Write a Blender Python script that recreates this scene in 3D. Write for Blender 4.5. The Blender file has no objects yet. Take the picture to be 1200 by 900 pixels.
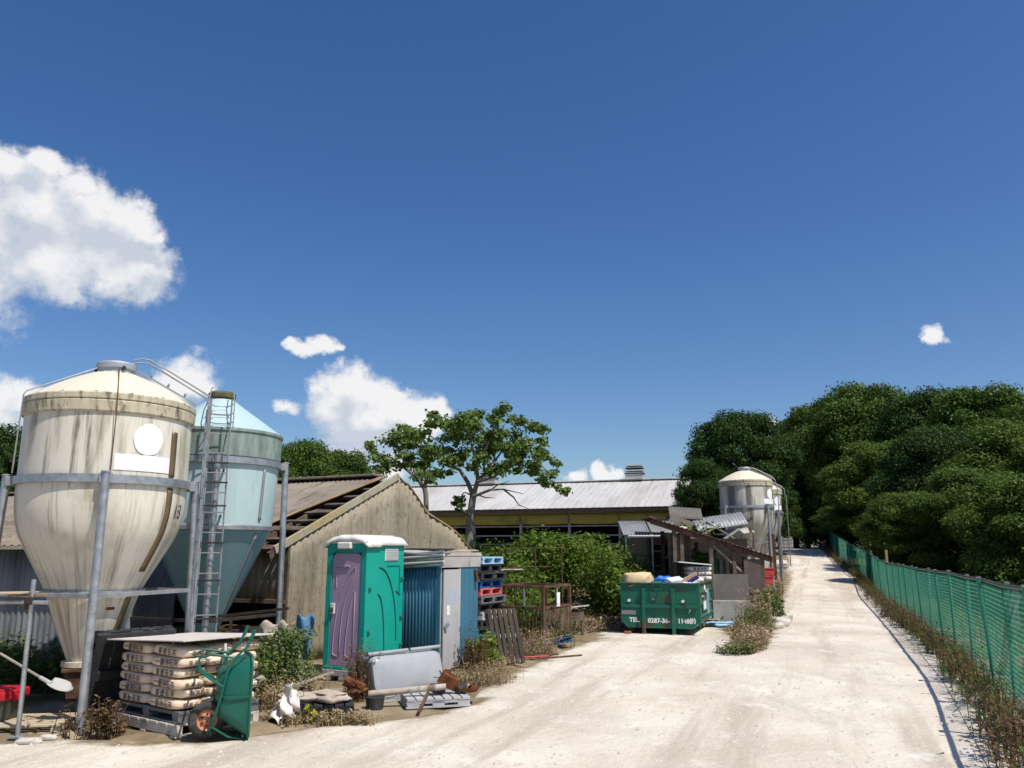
import bpy, math, random
import numpy as np
from mathutils import Vector, Matrix, Euler, noise as mnoise
R = math.radians
S = bpy.context.scene
COL = S.collection
random.seed(7)
rng = np.random.default_rng(11)

# ------------------------------------------------------------------ camera
cam_d = bpy.data.cameras.new("camera")
cam_d.sensor_width = 36.0
cam_d.lens = 28.5
cam_d.clip_end = 3000
cam_d.clip_start = 0.05
cam = bpy.data.objects.new("camera", cam_d)
COL.objects.link(cam)
cam.location = (0, 0, 1.95)
cam.rotation_euler = (R(90 + 11.77), 0, 0)
S.camera = cam

# ------------------------------------------------------------------ light
SUN_AZ = (0.74, -0.67)          # horizontal direction towards the sun
SUN_EL = 58.5
sun_d = bpy.data.lights.new("sun", 'SUN')
sun_d.energy = 5.0
sun_d.angle = R(0.53)
sun_d.color = (1.0, 0.945, 0.86)
sun = bpy.data.objects.new("sun", sun_d)
COL.objects.link(sun)
ce = math.cos(R(SUN_EL))
SUN_V = Vector((SUN_AZ[0] * ce, SUN_AZ[1] * ce, math.sin(R(SUN_EL)))).normalized()
sun.rotation_euler = SUN_V.to_track_quat('Z', 'Y').to_euler()
sun.location = SUN_V * 60

S.view_settings.view_transform = 'Standard'
S.view_settings.look = 'None'
S.view_settings.exposure = 0.0
S.view_settings.gamma = 1.0
S.view_settings.use_curve_mapping = False
S.render.engine = 'CYCLES'
S.cycles.max_bounces = 6
S.cycles.diffuse_bounces = 3
S.cycles.transparent_max_bounces = 12
S.cycles.caustics_reflective = False
S.cycles.caustics_refractive = False

# ------------------------------------------------------------------ world: blue sky with cumulus
W = bpy.data.worlds.new("World")
S.world = W
W.use_nodes = True
wt = W.node_tree
wt.nodes.clear()
def wn(t, **k):
    n = wt.nodes.new(t)
    for a, b in k.items():
        setattr(n, a, b)
    return n
def wl(a, b):
    wt.links.new(a, b)
def wmath(op, a, b=None, c=None, clamp=False):
    n = wn('ShaderNodeMath', operation=op)
    n.use_clamp = clamp
    for i, q in enumerate((a, b, c)):
        if q is None:
            continue
        if isinstance(q, (int, float)):
            n.inputs[i].default_value = q
        else:
            wl(q, n.inputs[i])
    return n.outputs[0]
sky = wn('ShaderNodeTexSky', sky_type='NISHITA')
sky.sun_disc = False
sky.sun_elevation = R(SUN_EL)
sky.sun_rotation = math.atan2(SUN_AZ[0], SUN_AZ[1])
sky.altitude = 300
sky.air_density = 1.0
sky.dust_density = 1.3
sky.ozone_density = 3.0
hsv = wn('ShaderNodeHueSaturation')
hsv.inputs['Saturation'].default_value = 1.27
hsv.inputs['Value'].default_value = 1.16
hsv.inputs['Hue'].default_value = 0.507
wl(sky.outputs[0], hsv.inputs['Color'])
tc = wn('ShaderNodeTexCoord')
DIR = tc.outputs['Generated']
def wnoise(scale, detail, rough, vec):
    n = wn('ShaderNodeTexNoise')
    n.inputs['Scale'].default_value = scale
    n.inputs['Detail'].default_value = detail
    n.inputs['Roughness'].default_value = rough
    wl(vec, n.inputs['Vector'])
    return n
def wvec(op, a, b):
    n = wn('ShaderNodeVectorMath', operation=op)
    for i, q in enumerate((a, b)):
        if isinstance(q, tuple):
            n.inputs[i].default_value = q
        else:
            wl(q, n.inputs[i])
    return n
nz1 = wnoise(17, 9, 0.60, DIR)
off = wvec('SUBTRACT', nz1.outputs['Color'], (0.5, 0.5, 0.5))
offs = wvec('MULTIPLY', off.outputs[0], (0.055, 0.055, 0.055))
nz0 = wnoise(6.5, 3, 0.5, DIR)
offs0 = wvec('MULTIPLY', wvec('SUBTRACT', nz0.outputs['Color'], (0.5, 0.5, 0.5)).outputs[0], (0.06, 0.06, 0.06))
DIRN = wvec('ADD', wvec('ADD', DIR, offs.outputs[0]).outputs[0], offs0.outputs[0]).outputs[0]
nzb = wnoise(30, 9, 0.66, DIR)
# cumulus puffs: unit direction, angular size, weight of each puff
PUFFS = [
    ((-0.545, 0.771, 0.330), 0.099), ((-0.495, 0.792, 0.357), 0.077), ((-0.455, 0.819, 0.351), 0.069),
    ((-0.496, 0.811, 0.311), 0.066), ((-0.445, 0.837, 0.317), 0.065), ((-0.417, 0.854, 0.311), 0.049),
    ((-0.423, 0.834, 0.354), 0.046), ((-0.400, 0.847, 0.349), 0.018), ((-0.481, 0.781, 0.398), 0.028),
    ((-0.523, 0.759, 0.388), 0.036), ((-0.451, 0.804, 0.387), 0.024), ((-0.400, 0.863, 0.309), 0.020),
    ((-0.571, 0.765, 0.299), 0.111), ((-0.477, 0.829, 0.293), 0.038), ((-0.439, 0.847, 0.301), 0.034),
    ((-0.508, 0.771, 0.384), 0.034), ((-0.248, 0.937, 0.245), 0.017), ((-0.237, 0.941, 0.241), 0.019),
    ((-0.257, 0.933, 0.252), 0.011), ((-0.225, 0.945, 0.236), 0.013), ((-0.176, 0.966, 0.191), 0.051),
    ((-0.206, 0.960, 0.192), 0.040), ((-0.146, 0.970, 0.196), 0.033), ((-0.181, 0.971, 0.158), 0.056),
    ((-0.123, 0.977, 0.174), 0.046), ((-0.092, 0.980, 0.174), 0.026), ((-0.214, 0.962, 0.171), 0.035),
    ((-0.156, 0.975, 0.159), 0.051), ((-0.105, 0.982, 0.160), 0.028), ((-0.186, 0.975, 0.124), 0.023),
    ((-0.165, 0.980, 0.109), 0.018), ((-0.135, 0.985, 0.110), 0.023), ((-0.200, 0.972, 0.121), 0.015),
    ((-0.262, 0.950, 0.169), 0.021), ((-0.266, 0.948, 0.175), 0.015), ((-0.376, 0.905, 0.199), 0.043),
    ((-0.349, 0.917, 0.191), 0.017), ((-0.392, 0.902, 0.183), 0.035), ((-0.514, 0.843, 0.157), 0.040),
    ((-0.537, 0.831, 0.146), 0.048), ((-0.493, 0.853, 0.170), 0.020), ((-0.570, 0.812, 0.125), 0.084),
    ((0.104, 0.990, 0.092), 0.016), ((0.119, 0.988, 0.095), 0.014), ((0.075, 0.993, 0.090), 0.014),
    ((0.143, 0.986, 0.089), 0.010), ((0.464, 0.854, 0.237), 0.014), ((0.442, 0.869, 0.224), 0.008),
    ((0.458, 0.858, 0.234), 0.010), ((0.305, 0.940, 0.151), 0.011), ((0.308, 0.940, 0.147), 0.009),
    ((0.531, 0.834, 0.154), 0.017), ((0.543, 0.828, 0.137), 0.032),
    ((0.75, 0.6, 0.28), 0.10), ((0.85, 0.45, 0.25), 0.09), ((-0.85, 0.45, 0.2), 0.14), ((-0.9, -0.3, 0.3), 0.16),
    ((0.4, -0.85, 0.3), 0.13), ((-0.3, -0.9, 0.25), 0.12), ((0.95, -0.1, 0.2), 0.10),
]
def field(vec):
    f = None
    for d, r in PUFFS:
        d = Vector(d).normalized()
        sub = wvec('SUBTRACT', vec, tuple(d))
        sc = wvec('MULTIPLY', sub.outputs[0], (1.0, 1.0, 1.25))
        ln = wn('ShaderNodeVectorMath', operation='LENGTH')
        wl(sc.outputs[0], ln.inputs[0])
        v = wmath('MULTIPLY_ADD', ln.outputs['Value'], -1.0 / r, 1.0)
        f = v if f is None else wmath('SMOOTH_MAX', f, v, 0.25)
    return f
fld = field(DIRN)
fld2 = wmath('MULTIPLY_ADD', wmath('SUBTRACT', nzb.outputs['Fac'], 0.5), 1.35, fld)
mask = wn('ShaderNodeMapRange', interpolation_type='SMOOTHSTEP')
mask.inputs['From Min'].default_value = -0.03
mask.inputs['From Max'].default_value = 0.56
wl(fld2, mask.inputs['Value'])
# billow shading of the clouds themselves (thickness against the light)
shift = wvec('ADD', DIRN, (0.014, 0.0, 0.030)).outputs[0]
nz2 = wnoise(13, 6, 0.55, DIR)
nz3 = wnoise(13, 6, 0.55, wvec('ADD', DIR, (0.012, -0.004, 0.026)).outputs[0])
relief = wmath('SUBTRACT', nz2.outputs['Fac'], nz3.outputs['Fac'])
lit = wmath('MULTIPLY_ADD', wmath('SUBTRACT', fld, field(shift)), 0.75, 0.36)
shade = wmath('MULTIPLY_ADD', relief, 2.5, lit)
cr = wn('ShaderNodeValToRGB')
cr.color_ramp.elements[0].position = 0.16
cr.color_ramp.elements[0].color = (5.9, 6.4, 7.3, 1)
cr.color_ramp.elements[1].position = 0.74
cr.color_ramp.elements[1].color = (9.2, 9.15, 9.2, 1)
wl(shade, cr.inputs['Fac'])
mixc = wn('ShaderNodeMix', data_type='RGBA')
wl(wmath('MULTIPLY', mask.outputs[0], 0.97), mixc.inputs['Factor'])
wl(hsv.outputs['Color'], mixc.inputs['A'])
wl(cr.outputs['Color'], mixc.inputs['B'])
bg = wn('ShaderNodeBackground')
bg.inputs['Strength'].default_value = 0.10
wl(mixc.outputs['Result'], bg.inputs['Color'])
wo = wn('ShaderNodeOutputWorld')
wl(bg.outputs[0], wo.inputs['Surface'])

# ------------------------------------------------------------------ materials
def C4(c):
    return (c[0], c[1], c[2], 1.0)
MATS = {}
def mat(name, cols, scale=3.0, stretch=(1, 1, 1), rough=0.7, bump=0.15, bscale=30.0, metal=0.0, spec=0.3,
        over=(), detail=8, polar=False, bstretch=None, edge=None):
    """Procedural surface: noise between COLS, OVER = extra worn layers (colour, scale, stretch, lo, hi, amount)."""
    m = bpy.data.materials.new(name)
    m.use_nodes = True
    t = m.node_tree
    t.nodes.clear()
    N, L = t.nodes.new, t.links.new
    out = N('ShaderNodeOutputMaterial')
    b = N('ShaderNodeBsdfPrincipled')
    L(b.outputs[0], out.inputs['Surface'])
    b.inputs['Metallic'].default_value = metal
    b.inputs['Specular IOR Level'].default_value = spec
    co = N('ShaderNodeTexCoord')
    vec = co.outputs['Object']
    if polar:
        sx = N('ShaderNodeSeparateXYZ'); L(vec, sx.inputs[0])
        at = N('ShaderNodeMath'); at.operation = 'ARCTAN2'; L(sx.outputs[0], at.inputs[0]); L(sx.outputs[1], at.inputs[1])
        cx = N('ShaderNodeCombineXYZ'); L(at.outputs[0], cx.inputs[0]); L(sx.outputs[2], cx.inputs[2])
        pvec = cx.outputs[0]
    else:
        pvec = vec
    def nz(sc, st, v, dt=detail, rg=0.6):
        mp = N('ShaderNodeMapping')
        mp.inputs['Scale'].default_value = st
        L(v, mp.inputs['Vector'])
        n = N('ShaderNodeTexNoise')
        n.inputs['Scale'].default_value = sc
        n.inputs['Detail'].default_value = dt
        n.inputs['Roughness'].default_value = rg
        L(mp.outputs[0], n.inputs['Vector'])
        return n.outputs['Fac']
    base = nz(scale, stretch, pvec)
    cr = N('ShaderNodeValToRGB')
    els = cr.color_ramp.elements
    n = len(cols)
    while len(els) < n:
        els.new(0.5)
    for i, c in enumerate(cols):
        els[i].position = 0.30 + 0.40 * (i / max(1, n - 1))
        els[i].color = C4(c)
    L(base, cr.inputs['Fac'])
    cur = cr.outputs['Color']
    for (c, sc, st, lo, hi, am, *turn) in over:
        src = pvec
        if turn:                          # grain that runs along a direction on the ground
            m0 = N('ShaderNodeMapping'); m0.inputs['Rotation'].default_value = (0, 0, turn[0]); L(pvec, m0.inputs['Vector'])
            src = m0.outputs[0]
        f = nz(sc, st, src)
        mr = N('ShaderNodeMapRange')
        mr.interpolation_type = 'SMOOTHSTEP'
        mr.inputs['From Min'].default_value = lo
        mr.inputs['From Max'].default_value = hi
        mr.inputs['To Max'].default_value = am
        L(f, mr.inputs['Value'])
        mx = N('ShaderNodeMix'); mx.data_type = 'RGBA'
        L(mr.outputs[0], mx.inputs['Factor'])
        L(cur, mx.inputs['A'])
        mx.inputs['B'].default_value = C4(c)
        cur = mx.outputs['Result']
    if edge:                              # crumbling border: the surface gives way to EDGE colours past its outline
        at_ = N('ShaderNodeAttribute'); at_.attribute_name = 'edge'
        f = nz(1.6, (1, 1, 1), vec, 8, .65)
        ad = N('ShaderNodeMath'); ad.operation = 'MULTIPLY_ADD'
        L(f, ad.inputs[0]); ad.inputs[1].default_value = 1.5; L(at_.outputs['Fac'], ad.inputs[2])
        mr = N('ShaderNodeMapRange'); mr.interpolation_type = 'SMOOTHSTEP'
        mr.inputs['From Min'].default_value = .62; mr.inputs['From Max'].default_value = .98
        L(ad.outputs[0], mr.inputs['Value'])
        c2 = N('ShaderNodeValToRGB')
        e2 = c2.color_ramp.elements
        while len(e2) < len(edge): e2.new(.5)
        for i, c in enumerate(edge):
            e2[i].position = .3 + .4 * i / (len(edge) - 1); e2[i].color = C4(c)
        L(nz(2.2, (1, 1, 1), vec), c2.inputs['Fac'])
        mx = N('ShaderNodeMix'); mx.data_type = 'RGBA'
        L(mr.outputs[0], mx.inputs['Factor']); L(cur, mx.inputs['A']); L(c2.outputs['Color'], mx.inputs['B'])
        cur = mx.outputs['Result']
    L(cur, b.inputs['Base Color'])
    rf = nz(bscale * 0.3, (1, 1, 1), vec, 3)
    rr = N('ShaderNodeMapRange')
    rr.inputs['To Min'].default_value = max(0.05, rough - 0.15)
    rr.inputs['To Max'].default_value = min(1.0, rough + 0.15)
    L(rf, rr.inputs['Value'])
    L(rr.outputs[0], b.inputs['Roughness'])
    if bump > 0:
        bf = nz(bscale, bstretch or (1, 1, 1), vec, 6)
        bp = N('ShaderNodeBump')
        bp.inputs['Strength'].default_value = bump
        bp.inputs['Distance'].default_value = 0.02
        L(bf, bp.inputs['Height'])
        L(bp.outputs[0], b.inputs['Normal'])
    MATS[name] = m
    return m

def leafmat(name, cols, trans=0.28, rough=0.5, spec=0.25, vary=0.6):
    m = bpy.data.materials.new(name)
    m.use_nodes = True
    t = m.node_tree
    t.nodes.clear()
    N, L = t.nodes.new, t.links.new
    out = N('ShaderNodeOutputMaterial')
    b = N('ShaderNodeBsdfPrincipled')
    b.inputs['Roughness'].default_value = rough
    b.inputs['Specular IOR Level'].default_value = spec
    tr = N('ShaderNodeBsdfTranslucent')
    mx = N('ShaderNodeMixShader')
    mx.inputs[0].default_value = trans
    L(b.outputs[0], mx.inputs[1]); L(tr.outputs[0], mx.inputs[2]); L(mx.outputs[0], out.inputs['Surface'])
    g = N('ShaderNodeNewGeometry')
    co = N('ShaderNodeTexCoord')
    nzn = N('ShaderNodeTexNoise'); nzn.inputs['Scale'].default_value = 0.55; nzn.inputs['Detail'].default_value = 3
    L(co.outputs['Object'], nzn.inputs['Vector'])
    a = N('ShaderNodeMath'); a.operation = 'MULTIPLY_ADD'
    L(g.outputs['Random Per Island'], a.inputs[0]); a.inputs[1].default_value = vary; a.inputs[2].default_value = (1 - vary) * 0.5 - 0.25
    a2 = N('ShaderNodeMath'); a2.operation = 'MULTIPLY_ADD'
    L(nzn.outputs['Fac'], a2.inputs[0]); a2.inputs[1].default_value = 0.5; L(a.outputs[0], a2.inputs[2])
    cr = N('ShaderNodeValToRGB')
    els = cr.color_ramp.elements
    while len(els) < len(cols):
        els.new(0.5)
    for i, c in enumerate(cols):
        els[i].position = i / (len(cols) - 1)
        els[i].color = C4(c)
    L(a2.outputs[0], cr.inputs['Fac'])
    L(cr.outputs['Color'], b.inputs['Base Color'])
    hs = N('ShaderNodeHueSaturation'); hs.inputs['Value'].default_value = 1.3; hs.inputs['Hue'].default_value = 0.485
    L(cr.outputs['Color'], hs.inputs['Color']); L(hs.outputs[0], tr.inputs['Color'])
    MATS[name] = m
    return m

# ------------------------------------------------------------------ mesh builder
class MB:
    def __init__(self):
        self.v, self.f, self.m = [], [], []
    def add(self, vs, fs, m=0):
        o = len(self.v)
        self.v += [tuple(p) for p in vs]
        self.f += [tuple(i + o for i in q) for q in fs]
        self.m += [m] * len(fs)
        return self
    def box(self, c, s, rot=None, m=0):
        hx, hy, hz = s[0] / 2, s[1] / 2, s[2] / 2
        P = [Vector((x, y, z)) for z in (-hz, hz) for y in (-hy, hy) for x in (-hx, hx)]
        if rot is not None:
            P = [rot @ p for p in P]
        c = Vector(c)
        return self.add([p + c for p in P], [(0, 2, 3, 1), (4, 5, 7, 6), (0, 1, 5, 4), (2, 6, 7, 3), (0, 4, 6, 2), (1, 3, 7, 5)], m)
    def bar(self, a, b, w, h=None, up=(0, 0, 1), m=0):
        a, b = Vector(a), Vector(b)
        h = w if h is None else h
        d = b - a
        z = d.normalized()
        u = Vector(up)
        if abs(z.dot(u)) > 0.95:
            u = Vector((1, 0, 0))
        x = u.cross(z).normalized()
        y = z.cross(x)
        rot = Matrix((x, y, z)).transposed()
        return self.box((a + b) / 2, (w, h, d.length), rot, m)
    def tube(self, a, b, r, n=8, r1=None, m=0, caps=True):
        a, b = Vector(a), Vector(b)
        r1 = r if r1 is None else r1
        z = (b - a).normalized()
        u = Vector((0, 0, 1)) if abs(z.z) < 0.9 else Vector((1, 0, 0))
        x = u.cross(z).normalized()
        y = z.cross(x)
        vs = []
        for (c, rr) in ((a, r), (b, r1)):
            for i in range(n):
                t = 2 * math.pi * i / n
                vs.append(c + x * (rr * math.cos(t)) + y * (rr * math.sin(t)))
        fs = [(i, (i + 1) % n, n + (i + 1) % n, n + i) for i in range(n)]
        if caps:
            fs += [tuple(range(n - 1, -1, -1)), tuple(range(n, 2 * n))]
        return self.add(vs, fs, m)
    def path(self, pts, r, n=6, m=0, closed=False):
        """Swept tube through PTS; r a number or one radius per point."""
        P = [Vector(p) for p in pts]
        k = len(P)
        rs = r if isinstance(r, (list, tuple)) else [r] * k
        vs = []
        px = None
        for i, p in enumerate(P):
            if closed:
                d = P[(i + 1) % k] - P[i - 1]
            else:
                d = P[min(i + 1, k - 1)] - P[max(i - 1, 0)]
            z = d.normalized()
            if px is None:
                u = Vector((0, 0, 1)) if abs(z.z) < 0.9 else Vector((1, 0, 0))
                x = u.cross(z).normalized()
            else:
                x = (px - z * px.dot(z)).normalized()
            px = x
            y = z.cross(x)
            for j in range(n):
                t = 2 * math.pi * j / n
                vs.append(p + x * (rs[i] * math.cos(t)) + y * (rs[i] * math.sin(t)))
        fs = []
        for i in range(k if closed else k - 1):
            i2 = (i + 1) % k
            for j in range(n):
                fs.append((i * n + j, i * n + (j + 1) % n, i2 * n + (j + 1) % n, i2 * n + j))
        if not closed:
            fs += [tuple(range(n - 1, -1, -1)), tuple(range((k - 1) * n, k * n))]
        return self.add(vs, fs, m)
    def lathe(self, prof, n=48, c=(0, 0, 0), m=0, cap0=False, cap1=False, a0=0.0, a1=2 * math.pi):
        full = abs(a1 - a0 - 2 * math.pi) < 1e-6
        cols = n if full else n + 1
        vs = []
        for (r, z) in prof:
            for i in range(cols):
                t = a0 + (a1 - a0) * i / n
                vs.append((c[0] + r * math.sin(t), c[1] - r * math.cos(t), c[2] + z))
        fs = []
        for k in range(len(prof) - 1):
            for i in range(n):
                j = (i + 1) % cols
                fs.append((k * cols + i, k * cols + j, (k + 1) * cols + j, (k + 1) * cols + i))
        if cap0:
            fs.append(tuple(range(cols - 1, -1, -1)))
        if cap1:
            o = (len(prof) - 1) * cols
            fs.append(tuple(range(o, o + cols)))
        return self.add(vs, fs, m)
    def prism(self, poly, ext, m=0):
        P = [Vector(p) for p in poly]
        e = Vector(ext)
        n = len(P)
        fs = [tuple(range(n - 1, -1, -1)), tuple(range(n, 2 * n))]
        fs += [(i, (i + 1) % n, n + (i + 1) % n, n + i) for i in range(n)]
        return self.add(P + [p + e for p in P], fs, m)
    def grid(self, fn, nu, nv, m=0):
        vs = [fn(i / nu, j / nv) for j in range(nv + 1) for i in range(nu + 1)]
        w = nu + 1
        fs = [(j * w + i, j * w + i + 1, (j + 1) * w + i + 1, (j + 1) * w + i) for j in range(nv) for i in range(nu)]
        return self.add(vs, fs, m)
    def build(self, name, mt, parent=None, smooth=None, bevel=0.0, solid=0.0, loc=(0, 0, 0), rot=(0, 0, 0), segs=2):
        me = bpy.data.meshes.new(name)
        me.from_pydata(self.v, [], self.f)
        mats = mt if isinstance(mt, (list, tuple)) else [mt]
        for q in mats:
            me.materials.append(MATS[q] if isinstance(q, str) else q)
        if len(mats) > 1:
            me.polygons.foreach_set('material_index', self.m)
        if smooth is not None:
            me.polygons.foreach_set('use_smooth', [True] * len(me.polygons))
            me.set_sharp_from_angle(angle=R(smooth))
        me.update()
        return link(name, me, parent, loc, rot, bevel, solid, segs)
def link(name, me, parent=None, loc=(0, 0, 0), rot=(0, 0, 0), bevel=0.0, solid=0.0, segs=2):
    o = bpy.data.objects.new(name, me)
    COL.objects.link(o)
    o.location = loc
    o.rotation_euler = rot
    if parent is not None:
        o.parent = parent
    if solid:
        md = o.modifiers.new("thickness", 'SOLIDIFY')
        md.thickness = solid
        md.offset = 0
    if bevel:
        md = o.modifiers.new("edges", 'BEVEL')
        md.width = bevel
        md.segments = segs
        md.limit_method = 'ANGLE'
        md.angle_limit = R(40)
    return o
def tag(o, label=None, cat=None, group=None, kind=None):
    if label: o['label'] = label
    if cat: o['category'] = cat
    if group: o['group'] = group
    if kind: o['kind'] = kind
    return o
def thing(name, label, cat, loc=(0, 0, 0), rz=0.0, group=None, rot=None):
    o = bpy.data.objects.new(name, None)
    o.empty_display_size = 0.2
    COL.objects.link(o)
    o.location = loc
    o.rotation_euler = rot if rot is not None else (0, 0, rz)
    return tag(o, label, cat, group)
def clone(root, loc, rz=0.0, label=None, group=None, rot=None, scale=None):
    """A copy of a thing, its parts and their sub-parts (mesh data shared)."""
    def cp(o, par):
        c = o.copy()
        COL.objects.link(c)
        if par is not None:
            c.parent = par
        for ch in list(o.children):
            cp(ch, c)
        return c
    r = cp(root, None)
    r.location = loc
    r.rotation_euler = rot if rot is not None else (0, 0, rz)
    if scale is not None:
        r.scale = scale
    if label: r['label'] = label
    if group: r['group'] = group
    return r
def remat(root, old, new):
    """Give a cloned thing its own paint, on the object's slots only."""
    st = [root]
    while st:
        o = st.pop()
        st += list(o.children)
        if o.type == 'MESH':
            for s in o.material_slots:
                if s.material == MATS[old]:
                    s.link = 'OBJECT'
                    s.material = MATS[new]
TXT = {}
def text_mesh(s, size, mt, depth=0.0, bold=0.0, sx=1.0):
    k = (s, size, mt, sx)
    if k in TXT:
        return TXT[k]
    cu = bpy.data.curves.new("lettering", 'FONT')
    cu.body = s
    cu.size = size
    cu.align_x = 'CENTER'
    cu.align_y = 'CENTER'
    cu.resolution_u = 2
    cu.offset = bold
    cu.extrude = depth
    ob = bpy.data.objects.new("lettering", cu)
    COL.objects.link(ob)
    me = bpy.data.meshes.new_from_object(ob, depsgraph=bpy.context.evaluated_depsgraph_get())
    bpy.data.objects.remove(ob)
    for v in me.vertices:
        v.co.x *= sx
    me.materials.clear()
    me.materials.append(MATS[mt])
    TXT[k] = me
    return me

# leaves: thousands of small folded kites in one mesh, spread through clumps
def leaf_mesh(name, clumps, size, mt, flat=1.0, up=0.35, droop=0.0, seed=1, shell=0.55, aspect=0.55, fold=0.25):
    """clumps: (x, y, z, radius, count)."""
    g = np.random.default_rng(seed)
    P, D, Rr = [], [], []
    for (x, y, z, r, n) in clumps:
        d = g.normal(size=(n, 3))
        d /= np.linalg.norm(d, axis=1)[:, None]
        rad = r * (shell + (1 - shell) * g.random(n)) ** 0.8 * (0.75 + 0.5 * g.random(n))
        q = d * rad[:, None]
        q[:, 2] *= flat
        P.append(q + np.array([x, y, z]))
        D.append(d)
    P = np.concatenate(P); D = np.concatenate(D)
    n = len(P)
    nr = D * 0.6 + g.normal(size=(n, 3)) * 0.55
    nr[:, 2] += up
    nr /= np.linalg.norm(nr, axis=1)[:, None]
    a = g.normal(size=(n, 3))
    a[:, 2] -= droop
    a -= nr * (a * nr).sum(1)[:, None]
    a /= np.linalg.norm(a, axis=1)[:, None]
    b = np.cross(nr, a)
    s = size * (0.6 + 0.8 * g.random(n))[:, None]
    base = P - a * s * 0.5
    tip = P + a * s * 0.5
    mid = P + a * s * 0.05 - nr * s * fold * 0.5
    lf = mid + b * s * aspect * 0.5 + nr * s * fold * 0.5
    rt = mid - b * s * aspect * 0.5 + nr * s * fold * 0.5
    V = np.stack([base, lf, tip, rt], 1).reshape(-1, 3)
    F = np.array([[0, 2, 1], [0, 3, 2]])[None] + (np.arange(n) * 4)[:, None, None]
    return np_mesh(name, V, F.reshape(-1, 3), mt)
def np_mesh(name, V, F, mt):
    me = bpy.data.meshes.new(name)
    k = F.shape[1]
    me.vertices.add(len(V))
    me.vertices.foreach_set('co', np.ascontiguousarray(V, dtype=np.float32).ravel())
    me.loops.add(F.size)
    me.loops.foreach_set('vertex_index', np.ascontiguousarray(F, dtype=np.int32).ravel())
    me.polygons.add(len(F))
    me.polygons.foreach_set('loop_start', np.arange(len(F), dtype=np.int32) * k)
    me.update(calc_edges=True)
    me.materials.append(MATS[mt] if isinstance(mt, str) else mt)
    return me
# stems of weeds: thin leaning blades, some with side leaves
def weed_mesh(name, spots, mt, h=(0.3, 0.7), w=0.012, leaf=0.06, nleaf=5, lean=0.35, seed=3):
    """spots: (x, y, z, spread, number of stems)."""
    g = np.random.default_rng(seed)
    V, F = [], []
    for (x, y, z, sp, n) in spots:
        for _ in range(n):
            ang = g.random() * 6.283
            rr = sp * math.sqrt(g.random())
            bx, by = x + rr * math.cos(ang), y + rr * math.sin(ang)
            hh = h[0] + (h[1] - h[0]) * g.random()
            la = g.random() * 6.283
            ln = lean * hh * g.random()
            dx, dy = math.cos(la), math.sin(la)
            pts = [(bx, by, z), (bx + dx * ln * .35, by + dy * ln * .35, z + hh * .55), (bx + dx * ln, by + dy * ln, z + hh)]
            px, py = -dy * w, dx * w
            o = len(V)
            V += [(pts[0][0] - px, pts[0][1] - py, pts[0][2] - .02), (pts[0][0] + px, pts[0][1] + py, pts[0][2] - .02),
                  (pts[1][0] - px * .8, pts[1][1] - py * .8, pts[1][2]), (pts[1][0] + px * .8, pts[1][1] + py * .8, pts[1][2]), pts[2]]
            F += [(o, o + 1, o + 3), (o, o + 3, o + 2), (o + 2, o + 3, o + 4)]
            for k in range(nleaf):
                t = 0.25 + 0.75 * g.random()
                cx = bx + dx * ln * t * t; cy = by + dy * ln * t * t; cz = z + hh * t
                a = g.random() * 6.283
                s = leaf * (0.5 + g.random())
                ex, ey, ez = cx + math.cos(a) * s, cy + math.sin(a) * s, cz + s * (g.random() - .3)
                qx, qy = -math.sin(a) * s * .25, math.cos(a) * s * .25
                o = len(V)
                V += [(cx, cy, cz), ((cx + ex) / 2 + qx, (cy + ey) / 2 + qy, (cz + ez) / 2 + s * .1), (ex, ey, ez), ((cx + ex) / 2 - qx, (cy + ey) / 2 - qy, (cz + ez) / 2 + s * .1)]
                F += [(o, o + 1, o + 2), (o, o + 2, o + 3)]
    return np_mesh(name, np.array(V), np.array(F), mt)
# ------------------------------------------------------------------ the paints and surfaces of the place
mat('chalk', [(.53, .465, .375), (.64, .575, .48), (.72, .665, .575)], scale=.55, detail=12, rough=.95, bump=1.0, bscale=9, spec=.1,
    edge=[(.13, .095, .055), (.24, .185, .115), (.36, .30, .21)],
    over=[((.42, .355, .285), 1.1, (1.0, .07, 1), .49, .64, .8, R(20)), ((.47, .405, .33), .22, (1, .6, 1), .48, .62, .6), ((.42, .375, .32), .9, (1, .45, 1), .54, .70, .5), ((.76, .72, .65), 1.6, (1, .7, 1), .56, .68, .55), ((.50, .40, .27), .5, (1, 1, 1), .56, .75, .4),
          ((.36, .325, .28), 11, (1, .8, 1), .57, .70, .5), ((.26, .24, .22), 34, (1, 1, 1), .60, .68, .7), ((.78, .74, .67), 21, (1, 1, 1), .60, .68, .6)])
mat('gutter', [(.50, .455, .37), (.62, .565, .475)], scale=1.5, rough=.95, bump=.4, bscale=20, spec=.1,
    over=[((.40, .36, .22), 2.0, (1, 1, 1), .5, .66, .6)])
mat('soil', [(.12, .09, .052), (.22, .17, .105), (.35, .29, .20)], scale=.9, rough=1, bump=.8, bscale=14, spec=.05,
    over=[((.10, .11, .04), .7, (1, 1, 1), .56, .68, .6)])
mat('turf', [(.05, .085, .02), (.10, .15, .035), (.15, .17, .06)], scale=.4, rough=1, bump=.6, bscale=14, spec=.05)
mat('cream', [(.60, .565, .465), (.69, .66, .56), (.75, .725, .63)], scale=1.3, stretch=(1, 1, .4), rough=.42, bump=.05, bscale=8, polar=True, spec=.4,
    over=[((.30, .27, .19), 1.7, (2.4, 1, .30), .50, .66, .75), ((.11, .10, .08), 2.2, (2.6, 1, .22), .56, .69, .9), ((.16, .15, .11), 6, (2.4, 1, .16), .58, .70, .5), ((.38, .35, .26), 1.2, (1, 1, 1), .52, .70, .6)])
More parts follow.
